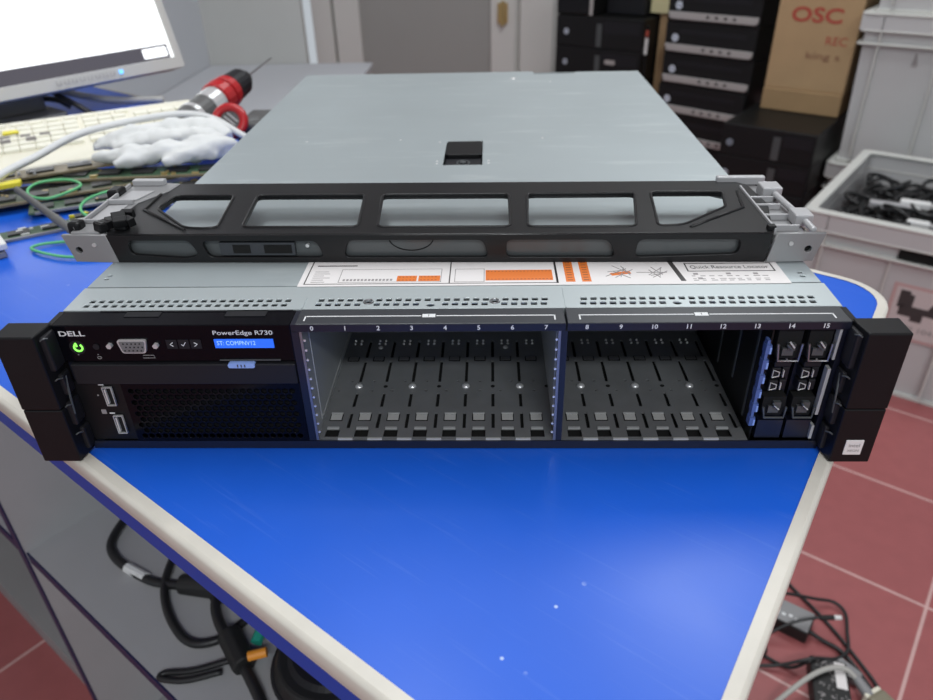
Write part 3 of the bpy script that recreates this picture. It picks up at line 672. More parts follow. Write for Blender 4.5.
# silver ends
for sgn in (-1, 1):
    ep = plate('end_plate', [(sgn*0.2075, HT+0.0004), (sgn*0.2360, HT+0.0004), (sgn*0.2315, 0.0008), (sgn*0.2035, 0.0)], [disc(sgn*0.2272, 0.0088, 0.0022)], -0.0026, 0.0004, M['silver'], bz, mtx=STAND, bevel=0.0003)
    MB().cyl((sgn*0.2272, 0.0030, 0.0088), (sgn*0.2272, 0.0022, 0.0088), 0.0026).build('screw_hole', M['pit'], ep)
    MB().cyl((sgn*0.2162, 0.0, 0.0125), (sgn*0.2162, -0.0012, 0.0125), 0.0013).build('stud', M['chrome'], ep)
# left bracket: flat grey tray running back with two steps
lbk = MB().prism([(-0.2130, 0.003), (-0.2320, 0.003), (-0.2345, 0.055), (-0.2300, 0.0930), (-0.2080, 0.0980), (-0.1960, 0.0960), (-0.1985, 0.0800), (-0.2110, 0.0560)], 0.0100, 0.0195).build('hinge_bracket', M['silver'], bz, bevel=0.001)
g = MB().box(-0.2300, -0.2140, 0.018, 0.0195, 0.0195, 0.0222).box(-0.2310, -0.2120, 0.052, 0.054, 0.0195, 0.0230).box(-0.2310, -0.2295, 0.006, 0.088, 0.0195, 0.0225).box(-0.2295, -0.2060, 0.090, 0.096, 0.0195, 0.0235)
g.prism([(-0.2420, 0.030), (-0.2330, 0.030), (-0.2330, 0.062), (-0.2370, 0.060)], 0.0120, 0.0135)
g.build('bracket_rib', M['silver_light'], lbk, bevel=0.0005)
MB().prism([(-0.2275, 0.058), (-0.2135, 0.060), (-0.2080, 0.078), (-0.2250, 0.078)], 0.0195, 0.0203).build('bracket_pad', M['silver_light'], lbk, bevel=0.0003)
MB().prism([(-0.2275, 0.022), (-0.2155, 0.022), (-0.2150, 0.050), (-0.2275, 0.048)], 0.0195, 0.0203).build('bracket_pad', M['silver_light'], lbk, bevel=0.0003)
g = MB()
for k in range(9):
    x = -0.2060+random.uniform(-0.008, 0.013); y = 0.0125+random.uniform(-0.006, 0.011)
    mt = Matrix.Translation((x, y, 0.0215+random.uniform(0, 0.004))) @ Matrix.Rotation(random.uniform(-0.8, 0.8), 4, 'Z') @ Matrix.Rotation(random.uniform(-0.5, 0.5), 4, 'X')
    g.box(-0.0042, 0.0042, -0.0026, 0.0026, -0.003, 0.0025, mt)
g.build('latch_mechanism', M['black'], bz, bevel=0.0006)
MB().box(-0.2350, -0.2265, 0.0060, 0.0150, 0.0150, 0.0245).build('black_catch', M['black'], bz, bevel=0.002)
MB().box(-0.2385, -0.2290, 0.0670, 0.0800, 0.0120, 0.0240).build('black_catch', M['black'], bz, bevel=0.002)
# right bracket: white arm with two knuckles
rbk = MB().prism([(0.2080, 0.003), (0.2270, 0.003), (0.2290, 0.050), (0.2285, 0.0880), (0.2210, 0.0960), (0.1930, 0.0985), (0.1900, 0.0930), (0.2020, 0.0840), (0.2060, 0.0500)], 0.0080, 0.0160).build('hinge_bracket', M['silver'], bz, bevel=0.001)
g = MB().tube([(0.2295, 0.003, 0.0195), (0.2285, 0.020, 0.0200), (0.2255, 0.056, 0.0205), (0.2240, 0.085, 0.0205)], 0.0022, 8)
g.box(0.2225, 0.2335, 0.0160, 0.0300, 0.0165, 0.0240).box(0.2170, 0.2300, 0.0640, 0.0780, 0.0165, 0.0245).box(0.1940, 0.2275, 0.0930, 0.0980, 0.0165, 0.0225)
g.build('hinge_arm', M['silver_light'], rbk, bevel=0.0012)
g = MB()
for y in (0.010, 0.028, 0.046, 0.060): g.box(0.2070, 0.2235, y, y+0.0016, 0.0160, 0.0200)
g.box(0.2065, 0.2078, 0.004, 0.082, 0.0160, 0.0205)
g.build('bracket_rib', M['silver_light'], rbk, bevel=0.0004)
MB().box(0.2030, 0.2075, 0.0045, 0.0090, 0.0190, 0.0215).build('black_catch', M['black'], bz)

# ------------------------------------------------------------------ monitor on the bench wing
mon = thing('computer_monitor', 'grey framed lcd monitor with a bright white screen behind the keyboard', 'monitor', W(-0.985, 0.483, 0.0), TH+PI/2)
# local frame: x along +v (to the photo's right), y along -u (away), so the face looks along -y
TILT = Matrix.Translation((0, 0, 0.046)) @ Matrix.Rotation(-0.28, 4, 'X')
def tilt(o): o.data.transform(TILT); return o
body = tilt(MB().box(-0.40, 0.0, 0.004, 0.045, 0.0, 0.335).build('monitor_body', M['monitor'], mon, bevel=0.003))
tilt(plate('screen_frame', rrect(-0.40, 0.0, 0.0, 0.335, 0.004, 2), [rect(-0.387, -0.0125, 0.0175, 0.322)], -0.004, 0.002, M['monitor'], mon, mtx=STAND))
scn = tilt(MB().box(-0.388, -0.0115, 0.0015, 0.003, 0.0165, 0.323).build('screen', M['screen'], mon))
tilt(MB().box(-0.384, -0.0185, 0.0008, 0.0014, 0.0180, 0.0400).build('screen_taskbar', M['taskbar'], scn))
tilt(MB().prism(rrect(-0.0660, -0.0225, 0.0215, 0.0365, 0.002, 3), 0.0002, 0.0007, 'y').build('screen_notice', M['screen'], scn))
g = MB()
for k in range(8):
    x = -0.131-0.0125*k; g.tube([(x-0.0032, -0.0042, 0.0125), (x-0.0032, -0.0042, 0.0065), (x+0.0032, -0.0042, 0.0065), (x+0.0032, -0.0042, 0.0125)], 0.0005, 4, smooth=False)
tilt(g.build('monitor_button', M['greyink'], mon))
M['blueled'] = mat('blue_led', (0.1, 0.4, 0.9), 0.4, emit=(0.15, 0.5, 1.0), estr=1.5)
tilt(MB().box(-0.119, -0.113, -0.0046, -0.0038, 0.0065, 0.0125).build('power_light', M['blueled'], mon))
MB().box(-0.30, -0.225, 0.05, 0.09, 0.010, 0.16).build('stand_neck', M['monitor_dark'], mon, bevel=0.004)
MB().prism(rrect(-0.36, -0.212, 0.0, 0.20, 0.02), 0.0002, 0.012).build('stand_base', M['monitor_dark'], mon, bevel=0.003)

# keyboard
kb = thing('keyboard', 'beige computer keyboard lying in front of the grey monitor', 'keyboard', W(-0.842, 0.391, 0.0), TH+math.atan2(0.925, 0.38))
# local: x along the length (right end at 0), -y towards the user
kbb = MB().prism([(0.0, 0.0), (0.0, 0.026), (-0.06, 0.027), (-0.205, 0.014), (-0.205, 0.0)], -0.46, 0.0, 'x').build('keyboard_body', M['beige'], kb, bevel=0.003)
def keyblock(name, x0, nx, rows, ws=None, y0=-0.052, m_='keys'):
    g = MB()
    for r_ in range(rows):
        y = y0-0.0195*r_; z = 0.0272-0.0017*r_
        for k in range(nx):
            x = x0+0.019*k
            if x+0.017 > -0.006: continue
            g.prism([(x, y), (x+0.0182, y), (x+0.0182, y-0.0185), (x, y-0.0185)], z-0.006, z+0.0032)
    return g.build(name, M[m_], kb, bevel=0.0012)
keyblock('number_pad_keys', -0.090, 4, 5); keyblock('arrow_keys', -0.158, 3, 5); keyblock('main_keys', -0.450, 15, 5)
g = MB()
for k in range(16): g.box(-0.450+0.0225*k, -0.433+0.0225*k, -0.040, -0.024, 0.025, 0.0305)
g.build('function_keys', M['keys'], kb, bevel=0.001)
MB().prism([(-0.257, -0.072), (-0.240, -0.074), (-0.238, -0.088), (-0.258, -0.090)], 0.0295, 0.0312).build('yellow_sticker', M['yellow'], kb)
g = MB()
for x, y in ((-0.262, -0.098), (-0.238, -0.101), (-0.215, -0.104), (-0.262, -0.117), (-0.232, -0.119)): g.box(x, x+0.012, y, y+0.004, 0.0240, 0.0292)
g.build('key_mark', M['greyink'], kb)
MB().box(-0.44, -0.41, -0.165, -0.163, 0.0155, 0.0185).build('body_groove', M['greyink'], kb)

# folded white cloth gloves, white cable
cl = MB()
def lobe(pts, radii): cl.tube(pts, 0.02, 12, radii=radii, sub=5)
def lying_cloth(name, label, strands):
    g = MB()
    for pts, radii in strands: g.tube(pts, 0.01, 12, radii=radii, sub=5)
    o = g.build(name, M['cloth'], smooth=True)
    md = o.modifiers.new('remesh', 'REMESH'); md.mode = 'VOXEL'; md.voxel_size = 0.0032; md.use_smooth_shade = True
    sm = o.modifiers.new('smooth', 'SMOOTH'); sm.iterations = 5; sm.factor = 0.5
    tx = bpy.data.textures.new('cloth_folds', 'CLOUDS'); tx.noise_scale = 0.022; tx.noise_depth = 2
    dp = o.modifiers.new('folds', 'DISPLACE'); dp.texture = tx; dp.strength = 0.014; dp.mid_level = 0.5
    s2 = o.modifiers.new('smooth', 'SMOOTH'); s2.iterations = 2; s2.factor = 0.5
    return tag(o, label, 'glove', 'white work gloves')
lying_cloth('work_glove', 'white cloth work glove folded lengthwise on the boards, nearer the keyboard', [
    ([(-0.470, 0.545, 0.030), (-0.430, 0.560, 0.034), (-0.385, 0.585, 0.037), (-0.330, 0.590, 0.034), (-0.305, 0.575, 0.030)], [0.007, 0.013, 0.017, 0.016, 0.010]),
    ([(-0.440, 0.535, 0.029), (-0.395, 0.550, 0.034), (-0.340, 0.560, 0.036), (-0.305, 0.555, 0.030)], [0.008, 0.013, 0.014, 0.008])])
lying_cloth('work_glove', 'crumpled white cloth work glove lying lower, beside the server', [
    ([(-0.450, 0.505, 0.028), (-0.400, 0.505, 0.031), (-0.350, 0.515, 0.033), (-0.300, 0.530, 0.031), (-0.285, 0.540, 0.026)], [0.006, 0.012, 0.014, 0.014, 0.009]),
    ([(-0.415, 0.480, 0.026), (-0.395, 0.500, 0.029), (-0.385, 0.520, 0.030)], [0.007, 0.010, 0.009]),
    ([(-0.360, 0.490, 0.026), (-0.330, 0.505, 0.030), (-0.300, 0.515, 0.028)], [0.006, 0.010, 0.007])])
tag(MB().tube([(-0.545, 0.370, 0.010), (-0.514, 0.422, 0.034), (-0.498, 0.474, 0.040), (-0.474, 0.524, 0.050), (-0.447, 0.574, 0.050), (-0.384, 0.613, 0.052), (-0.338, 0.616, 0.045), (-0.291, 0.594, 0.026), (-0.255, 0.600, 0.008)], 0.0042, 10).build('white_cable', M['cable_white'], smooth=True), 'long white cable arching over the keyboard edge and white gloves', 'cable')

# circuit boards
def board(label, a, b, wd, z, m_, side=1, edge='gold', chips=6, t=0.0022):
    a = Vector((*a, 0)); b = Vector((*b, 0)); L = (b-a).length; rz = math.atan2((b-a).y, (b-a).x)
    r = thing('circuit_board', label, 'circuit board', (a.x, a.y, z), rz, 'circuit boards heaped beside the keyboard')
    MB().box(0, L, -wd, 0, 0.0, t).build('board', m_, r)
    g = MB(); n = chips
    for k in range(n):
        x = L*(k+0.5)/n; g.box(x-L/n*0.32, x+L/n*0.32, -wd*0.72, -wd*0.28, t, t+0.0022)
    g.build('chip', M['chip'], r)
    g = MB()
    for k in range(14):
        x = random.uniform(0.03, 0.95)*L; y = -random.uniform(0.1, 0.9)*wd; q = random.uniform(0.001, 0.004)
        g.box(x-q, x+q, y-0.0012, y+0.0012, t, t+random.uniform(0.001, 0.004))
    g.build('component', M[random.choice(['silver_light', 'gold', 'white', 'yellow' if chips == 3 else 'silver_light'])], r)
    MB().box(L*0.03, L*0.97, -wd-0.0006, -wd+0.0035, -0.0001, t+0.0002).build('edge_contacts', M[edge], r)
    return r
board('tan-edged long circuit board under the white gloves, reaching the server', (-0.600, 0.490), (-0.290, 0.520), 0.040, 0.0130, M['pcb'], edge='pcb_brown', chips=8)
board('long dark circuit board, topmost under the white cable at the photo edge', (-0.600, 0.445), (-0.420, 0.545), 0.032, 0.0185, M['pcb_brown'], chips=5, edge='pcb_brown')
board('dark green circuit board running behind the upper green wire loop', (-0.560, 0.400), (-0.360, 0.515), 0.035, 0.0090, M['pcb_dark'], edge='pcb_brown', chips=7)
board('green circuit board in front of the gloves, ending at the bezel', (-0.480, 0.405), (-0.290, 0.500), 0.030, 0.0048, M['pcb'], chips=7, edge='silver')
board('narrow green circuit board lying under the dark pen', (-0.500, 0.320), (-0.345, 0.425), 0.026, 0.0004, M['pcb'], chips=6, edge='silver')
board('pale edged small circuit board between the pen and the bezel end', (-0.420, 0.372), (-0.330, 0.428), 0.020, 0.0050, M['pcb_dark'], chips=3, edge='white')
board('dark green circuit board lying farthest from the bezel, beside the keyboard front', (-0.600, 0.395), (-0.460, 0.520), 0.045, 0.0048, M['pcb_dark'], chips=6, edge='pcb_brown')
tag(MB().prism([(-0.525, 0.422), (-0.500, 0.436), (-0.494, 0.424), (-0.516, 0.410)], 0.0215, 0.027).build('yellow_connector', M['yellow'], bevel=0.001), 'small yellow connector lying on the heap of circuit boards', 'connector')
def wire(label, pts, closed=True): tag(MB().tube(pts, 0.0015, 8, closed=closed).build('green_wire', M['greenwire'], smooth=True), label, 'wire', 'loose green wires')
wire('green wire loop lying nearest the white gloves', [(x, y-0.022, z) for x, y, z in ((-0.476, 0.431, 0.025), (-0.470, 0.448, 0.026), (-0.446, 0.457, 0.025), (-0.425, 0.443, 0.024), (-0.428, 0.425, 0.023), (-0.445, 0.408, 0.021), (-0.466, 0.412, 0.023))])
wire('green wire bent round beside the bezel corner', [(-0.372, 0.425, 0.016), (-0.392, 0.416, 0.018), (-0.405, 0.392, 0.018), (-0.402, 0.368, 0.016), (-0.385, 0.352, 0.013), (-0.360, 0.352, 0.008), (-0.340, 0.360, 0.003)], False)
wire('thin green wire hooked on the bare blue top beside the bezel end', [(-0.335, 0.300, 0.003), (-0.383, 0.312, 0.003), (-0.412, 0.308, 0.003), (-0.420, 0.297, 0.003), (-0.398, 0.284, 0.003), (-0.370, 0.276, 0.003), (-0.335, 0.280, 0.003)], False)
# pen
pn = thing('pen', 'dark grey pen lying across the circuit boards', 'pen', (-0.481, 0.395, 0.0285))
dv_ = Vector((0.120, -0.098, -0.0215))
MB().cyl((0, 0, 0), dv_*0.55, 0.0032, 0.0042).build('pen_cap', M['drillgrey'], pn, smooth=False)
MB().cyl(dv_*0.55, dv_, 0.0047, 0.0043).cyl(dv_, dv_*1.08, 0.0043, 0.0012).build('pen_barrel', M['monitor_dark'], pn)
for k, (lab, z) in enumerate((('grey expansion bracket at the photo edge, upper of the two', 0.0085), ('grey expansion bracket at the photo edge, lower of the two', 0.0004))):
    tag(MB().box(-0.06, 0.022-0.004*k, -0.012, 0.012, 0, 0.006).build('expansion_bracket', M['white' if k == 0 else 'silver'], loc=(-0.456, 0.292-0.004*k, z), rz=-0.85, bevel=0.001), lab, 'bracket', 'brackets by the circuit boards')
# cables behind the keyboard
def cable(name, label, pts, r, m_, cat='cable', group=None, seg=8): return tag(MB().tube(pts, r, seg).build(name, M[m_], smooth=True), label, cat, group)
cable('monitor_cable', 'straight black cable hanging from the monitor bottom edge', [W(-1.055, 0.262, 0.085), W(-1.045, 0.268, 0.045), W(-1.00, 0.283, 0.022), W(-0.975, 0.297, 0.006), W(-0.95, 0.305, 0.0045)], 0.0045, 'cable_black')
cable('power_cable', 'curved black cable end on the desk beside the monitor stand', [W(-1.075, 0.236, 0.010), W(-1.07, 0.244, 0.020), W(-1.05, 0.260, 0.026), W(-1.035, 0.278, 0.022), W(-1.03, 0.292, 0.010)], 0.0045, 'cable_black')
cable('grey_cable', 'thick grey cable curving along behind the keyboard', [W(-1.12, 0.225, 0.045), W(-1.10, 0.270, 0.042), W(-1.06, 0.320, 0.020), W(-1.02, 0.360, 0.009), W(-0.96, 0.415, 0.006)], 0.0055, 'cable_grey')

# drill
dr = thing('cordless_drill', 'red and black cordless drill lying beyond the keyboard, bit pointing up', 'drill', (-0.345, 0.705, 0.0))
ax = Vector((0.030, 0.100, 0.020)).normalized(); o0 = Vector((-0.025, -0.030, 0.042))
MB().cyl(o0-ax*0.045, o0+ax*0.030, 0.020, 0.019).build('gear_case', M['drillgrey'], dr)
MB().cyl(o0+ax*0.005, o0+ax*0.030, 0.0205, 0.021).cyl(o0-ax*0.030, o0-ax*0.022, 0.0212).build('gear_sleeve', M['chrome'], dr)
MB().cyl(o0+ax*0.030, o0+ax*0.050, 0.024).cyl(o0+ax*0.053, o0+ax*0.068, 0.0235, 0.022).build('torque_collar', M['red'], dr, bevel=0.002)
MB().cyl(o0+ax*0.068, o0+ax*0.098, 0.021, 0.019).cyl(o0+ax*0.098, o0+ax*0.112, 0.019, 0.011).build('chuck', M['satin'], dr)
MB().cyl(o0+ax*0.112, o0+ax*0.190, 0.0018, 0.0012, 8).build('drill_bit', M['steelgrey'], dr)
cc = Vector((0.028, -0.085, 0.040)); nn = Vector((0.05, -0.85, 0.5)).normalized(); a_ = nn.orthogonal().normalized(); b_ = nn.cross(a_)
MB().tube([cc+(a_*math.cos(2*PI*k/20)+b_*math.sin(2*PI*k/20))*0.0185 for k in range(20)], 0.0058, 10, closed=True, sub=1).build('red_ring', M['red'], dr, smooth=True)
g = MB().cyl(cc-nn*0.03, cc+nn*0.001, 0.016).build('motor_end', M['drillgrey'], dr)
g2 = MB()
for k in (-1, 0, 1): g2.tube([cc+a_*0.006*k-b_*0.009+nn*0.0015, cc+a_*0.006*k+b_*0.009+nn*0.0015], 0.0012, 5)
g2.build('vent_slot', M['chrome'], g)
MB().cyl((0.0, -0.07, 0.030), (0.055, -0.045, 0.020), 0.015, 0.017).box(0.030, 0.085, -0.075, 0.005, 0.0005, 0.034).build('handle_and_battery', M['drillgrey'], dr, bevel=0.005)

# ------------------------------------------------------------------ desktop computers
def logo(parent, x, z, r=0.0125, y=-0.001):
    l_ = MB().cyl((x, y+0.001, z), (x, y, z), r, seg=20).build('logo_disc', M['logo'], parent)
    text('logo_lettering', 'hp', M['pc'], l_, (x, y-0.0004, z), height=r*1.0, shear=0.25)
def make_silver_pc():
    r = thing('desktop_computer', 'x', 'computer')
    MB().box(0, 0.335, 0.012, 0.385, 0.0, 0.1025).build('case', M['pc'], r, bevel=0.002)
    f = MB().box(0, 0.335, 0.0, 0.0125, 0.0, 0.1025).build('front_panel', M['pc2'], r, bevel=0.002)
    MB().box(0.055, 0.30, -0.0012, 0.0, 0.066, 0.080).build('drive_door', M['satin'], f)
    b = MB().prism([(0.012, 0.009), (0.004, 0.032), (0.331, 0.032), (0.331, 0.016), (0.322, 0.009)], -0.006, 0.001, 'y').build('silver_bar', M['pcsilver'], r, bevel=0.0015)
    g = MB()
    for x in (0.155, 0.187, 0.219, 0.251): g.prism(disc(x, 0.0215, 0.0060, 0.0045), -0.0068, -0.0058, 'y')
    g.build('front_port', M['pc'], b)
    logo(r, 0.040, 0.052)
    return r
ords = ['bottom unit', 'second unit up from the floor', 'third unit up from the floor', 'fourth unit up from the floor', 'middle unit', 'fourth unit down from the top', 'third unit down from the top', 'second unit down from the top', 'topmost unit']
P0 = make_silver_pc()
for j in range(9):
    o = P0 if j == 0 else copy_tree(P0)
    dx = random.uniform(-0.006, 0.006)
    o.location = W(-0.930+dx, 2.35, FLOOR+0.001+0.1036*j); o.rotation_euler = (0, 0, TH-0.10+random.uniform(-0.015, 0.015))
    o['label'] = 'black silver-barred computer, %s in the tall stack' % ords[j]; o['group'] = 'silver barred computers in the tall stack'

def make_dark_pc(wd, h, sx=0.485):
    r = thing('office_computer', 'x', 'computer')
    MB().box(0, wd, 0.010, 0.38, 0.0, h-0.001).build('case', M['pc'], r, bevel=0.002)
    f = MB().box(0, wd, 0.0, 0.0105, 0.0, h-0.001).build('front_panel', M['pc2'], r, bevel=0.003)
    MB().box(wd*sx, wd*sx+0.022, -0.002, 0.0, 0.006, h*0.78).build('grey_strip', M['smoke'], f)
    MB().box(wd*sx+0.03, wd*0.97, -0.0015, 0.0, h*0.50, h*0.85).build('drive_door', M['satin'], f)
    return r
D0 = make_dark_pc(0.385, 0.110)
lowords = ['lowest unit', 'second unit from the floor', 'third unit from the floor', 'fourth unit from the floor', 'fifth unit from the floor', 'top unit']
for j in range(6):
    o = D0 if j == 0 else copy_tree(D0)
    o.location = W(-1.477, 2.50, FLOOR+0.001+0.1165*j); o.rotation_euler = (0, 0, TH+random.uniform(-0.01, 0.01))
    o.scale = (1, 1, 1.055)
    o['label'] = 'dark grey-striped computer, %s in the stack beside the door' % lowords[j]; o['group'] = 'dark computers stacked beside the door'
    logo(o, 0.048, 0.052, 0.011)
    if j == 4: MB().prism(rrect(0.232, 0.278, 0.058, 0.074, 0.006), -0.003, 0.0, 'y').build('silver_badge', M['pcsilver'], o)
D1 = make_dark_pc(0.284, 0.0975, 0.57)
for j in range(5):
    o = D1 if j == 0 else copy_tree(D1)
    o.location = W(-0.574, 2.055, FLOOR+0.001+0.0977*j); o.rotation_euler = (0, 0, TH+random.uniform(-0.008, 0.008))
    o['label'] = 'dark desktop computer under the cardboard boxes, %s' % ['on the floor', 'second from the floor', 'third from the floor', 'second from the top of its pile', 'top of its pile'][j]; o['group'] = 'dark computers under the cardboard boxes'
    logo(o, 0.030, 0.040, 0.011)
# things on top of the left stack
t = thing('mesh_case', 'black mesh-fronted case with silver edge on the dark computer stack', 'case', W(-1.478, 2.50, FLOOR+0.0+0.7015), TH)
MB().box(0, 0.165, 0.0, 0.30, 0.0, 0.17).build('case', M['pc'], t, bevel=0.003)
plate('mesh_front', rect(0.004, 0.150, 0.010, 0.165), [disc(0.012+0.0117*i, 0.020+0.0117*k, 0.0042, n=8) for i in range(12) for k in range(12)], 0.0005, 0.003, M['satin'], t, mtx=STAND)
MB().box(0.152, 0.166, -0.004, 0.0, -0.010+0.012, 0.168).build('silver_edge', M['pcsilver'], t)
t = MB().box(0, 0.165, 0.0, 0.25, 0.0, 0.16).build('black_case', M['satin'], loc=W(-1.300, 2.59, FLOOR+0.7015), rz=TH, bevel=0.004)
tag(t, 'plain black case set back on the dark computer stack, beside the cream box', 'case')
t = thing('cream_box', 'pale yellow cardboard box between the dark stack and tall silver-barred stack', 'box', W(-1.090, 2.62, FLOOR+0.711), TH)
MB().box(-0.035, 0.10, 0.0, 0.16, 0.0, 0.16).build('box_body', M['cream'], t, bevel=0.002)
MB().box(0.094, 0.1015, 0.002, 0.158, 0.002, 0.158).build('box_side', M['card'], t)
t = thing('cardboard_carton', 'tall brown cardboard carton with open flap between the two computer stacks', 'carton', W(-1.055, 2.60, FLOOR), TH)
MB().box(-0.03, 0.10, 0.03, 0.26, 0.0, 0.710).build('carton_body', M['card'], t, bevel=0.002)
MB().prism([(0.0, 0.62), (0.075, 0.66), (0.075, 0.40), (0.030, 0.44), (0.024, 0.54)], 0.0, 0.02, 'y').build('carton_flap', M['card'], t)
t = thing('label_card', 'thin red and white card standing at the dark stack end', 'card', W(-1.086, 2.515, FLOOR+0.001), TH)
MB().box(0.0, 0.014, 0, 0.004, 0.0, 0.68).build('card_body', M['pc'], t); MB().box(0.001, 0.013, -0.001, 0, 0.575, 0.635).build('white_label', M['white'], t); MB().box(0.001, 0.013, -0.001, 0, 0.64, 0.662).build('red_label', M['redprint'], t)

# cardboard boxes
t = thing('cardboard_box', 'low brown cardboard box lying under the taller printed box', 'box', W(-0.543, 2.292, FLOOR+0.4895), TH)
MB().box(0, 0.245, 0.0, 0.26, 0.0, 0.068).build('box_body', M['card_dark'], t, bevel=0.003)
t = thing('cardboard_box', 'brown cardboard box printed OSC in red beside the tall computer stack', 'box', W(-0.543, 2.298, FLOOR+0.558), TH)
bb = MB().box(0, 0.245, 0.0, 0.26, 0.0, 0.42).build('box_body', M['card'], t, bevel=0.003)
text('red_lettering', 'OSC', M['redprint'], bb, (0.118, -0.001, 0.222), width=0.150, height=0.044, bold=0.03)
text('red_lettering', 'REC', M['redprint'], bb, (0.190, -0.001, 0.152), width=0.062, height=0.024)
text('brown_lettering', 'king s', M['brownprint'], bb, (0.160, -0.001, 0.104), width=0.100, height=0.026)
# ------------------------------------------------------------------ crates
def crate(label, u, v, z, wd, dp, h, handle=True, ribs=True, group='grey stacking crates'):
    r = thing('storage_crate', label, 'crate', W(u, v, z), TH, group)
    i = 0.016; tk = 0.004; b = 0.012
    g = MB()
    def wall(p0, p1, q0, q1):      # outer bottom, outer top in plan
        pass
    # tapered walls: bottom inset by i
    B = [(i+b, i+b), (wd-i-b, i+b), (wd-i-b, dp-i-b), (i+b, dp-i-b)]; T = [(i, i), (wd-i, i), (wd-i, dp-i), (i, dp-i)]
    bm = g.bm
    for off in (0.0, tk):
        lo = [bm.verts.new((x+(off if x < wd/2 else -off), y+(off if y < dp/2 else -off), 0.002+off)) for x, y in B]
        hi = [bm.verts.new((x+(off if x < wd/2 else -off), y+(off if y < dp/2 else -off), h-0.004)) for x, y in T]
        for k in range(4): bm.faces.new([lo[k], lo[(k+1) % 4], hi[(k+1) % 4], hi[k]])
        bm.faces.new(lo)
    g.build('crate_body', M['crate'], r)
    rim = plate('crate_rim', rrect(0, wd, 0, dp, 0.018), [rrect(0.026, wd-0.026, 0.026, dp-0.026, 0.016)], h-0.006, h, M['crate_rim'], r, bevel=0.0015)
    MB().box(0.004, wd-0.004, 0.003, 0.007, h-0.045, h-0.004).box(0.003, 0.007, 0.004, dp-0.004, h-0.045, h-0.004).box(wd-0.007, wd-0.003, 0.004, dp-0.004, h-0.045, h-0.004).build('rim_skirt', M['crate'], rim)
    for zz in (h-0.050, h-0.085):
        plate('crate_flange', rrect(0.002, wd-0.002, 0.002, dp-0.002, 0.014), [rect(0.022, wd-0.022, 0.022, dp-0.022)], zz, zz+0.005, M['crate_rim'], r, bevel=0.001)
    g = MB()
    for x in (0.060, wd-0.064): g.box(x, x+0.004, 0.003, 0.026, 0.02, h-0.006)
    g.box(wd*0.5-0.002, wd*0.5+0.002, 0.012, 0.026, 0.02, h-0.09)
    g.build('crate_rib', M['crate_rim'], r)
    if handle:
        MB().box(wd*0.5+0.012, wd*0.5+0.15, 0.0125, 0.018, h-0.079, h-0.053).build('hand_hole', M['pit'], r)
    plate('crate_base_rim', rrect(i+0.004, wd-i-0.004, i+0.002, dp-i-0.004, 0.01), [rect(i+0.02, wd-i-0.02, i+0.02, dp-i-0.02)], 0.0, 0.008, M['crate_rim'], r)
    return r
c1 = crate('open grey crate full of black cables, standing on the red floor', -0.178, 1.573, FLOOR+0.0005, 0.43, 0.60, 0.440)
lp = MB().box(0.222, 0.40, 0.0185, 0.0200, 0.172, 0.315).build('crate_label', M['pinkpaper'], c1); lp.location = (0.016, 0, -0.013)
MB().box(0.230, 0.392, 0.0178, 0.0186, 0.180, 0.307).build('label_paper', M['labelpaper'], lp)
g = MB()
for x0, x1, z0, z1 in ((0.240, 0.262, 0.255, 0.300), (0.246, 0.300, 0.235, 0.262), (0.262, 0.272, 0.262, 0.292), (0.300, 0.330, 0.245, 0.262), (0.318, 0.345, 0.258, 0.275), (0.335, 0.385, 0.235, 0.255), (0.275, 0.300, 0.225, 0.238), (0.355, 0.375, 0.255, 0.285)):
    g.box(x0, x1, 0.0172, 0.0179, z0, z1)
g.prism([(0.306, 0.262), (0.330, 0.262), (0.318, 0.290)], 0.0172, 0.0179, 'y')
g.build('label_picture', M['darkink'], lp)
text('label_lettering', 'LVM 1041', M['greyink'], lp, (0.292, 0.0170, 0.205), width=0.09, height=0.014)
crate('lower grey crate of the back stack, mostly hidden behind the cable crate', -0.285, 2.215, FLOOR+0.0005, 0.44, 0.40, 0.372, handle=False)
c3 = crate('big grey crate stacked second behind the cable crate, scuffed front', -0.285, 2.215, FLOOR+0.375, 0.44, 0.40, 0.430, handle=False)
MB().prism([(0.158, 0.296), (0.172, 0.300), (0.166, 0.330), (0.163, 0.332)], 0.0165, 0.0190, 'y').build('scuff_mark', M['greyink'], c3)
MB().prism([(0.214, 0.303), (0.222, 0.306), (0.220, 0.318), (0.216, 0.316)], 0.0165, 0.0190, 'y').build('scuff_mark', M['greyink'], c3)
crate('top grey crate of the back stack, cut by the upper photo edge', -0.277, 2.215, FLOOR+0.806, 0.43, 0.40, 0.24, handle=False)
# contents of the open crate
cr = random.Random(3)
cloc = lambda x, y, z: W(-0.178+x, 1.573+y, FLOOR+z)
g = MB()
for k in range(46):
    x = cr.uniform(0.06, 0.37); y = cr.uniform(0.06, 0.54); a = cr.uniform(0, 6.28)
    g.tube([cloc(min(.38, max(.05, x+0.09*math.cos(a)*s_)), min(.55, max(.05, y+0.09*math.sin(a)*s_+0.05*math.sin(s_*3))), 0.366+0.018*cr.random()) for s_ in (-1.2, -0.5, 0.2, 0.7, 1.3)], 0.006, 6, sub=3)
g.bm.normal_update()
tag(g.build('cable_bed', M['cable_black'], smooth=True), 'tangled black cables filling the open grey crate', 'cables', kind='stuff')
tag(MB().box(0.045, 0.385, 0.045, 0.555, 0.25, 0.357).build('packed_cables', M['rubber'], loc=W(-0.178, 1.573, FLOOR), rz=TH), 'dense lower layer of black cables in the open grey crate', 'cables', kind='stuff')
names = ['near the crate back', 'beside the left crate wall', 'in the crate middle', 'curling over the white plugs', 'at the front rim', 'by the right photo edge', 'looped highest', 'over the grey connector', 'under the loop', 'along the back wall']
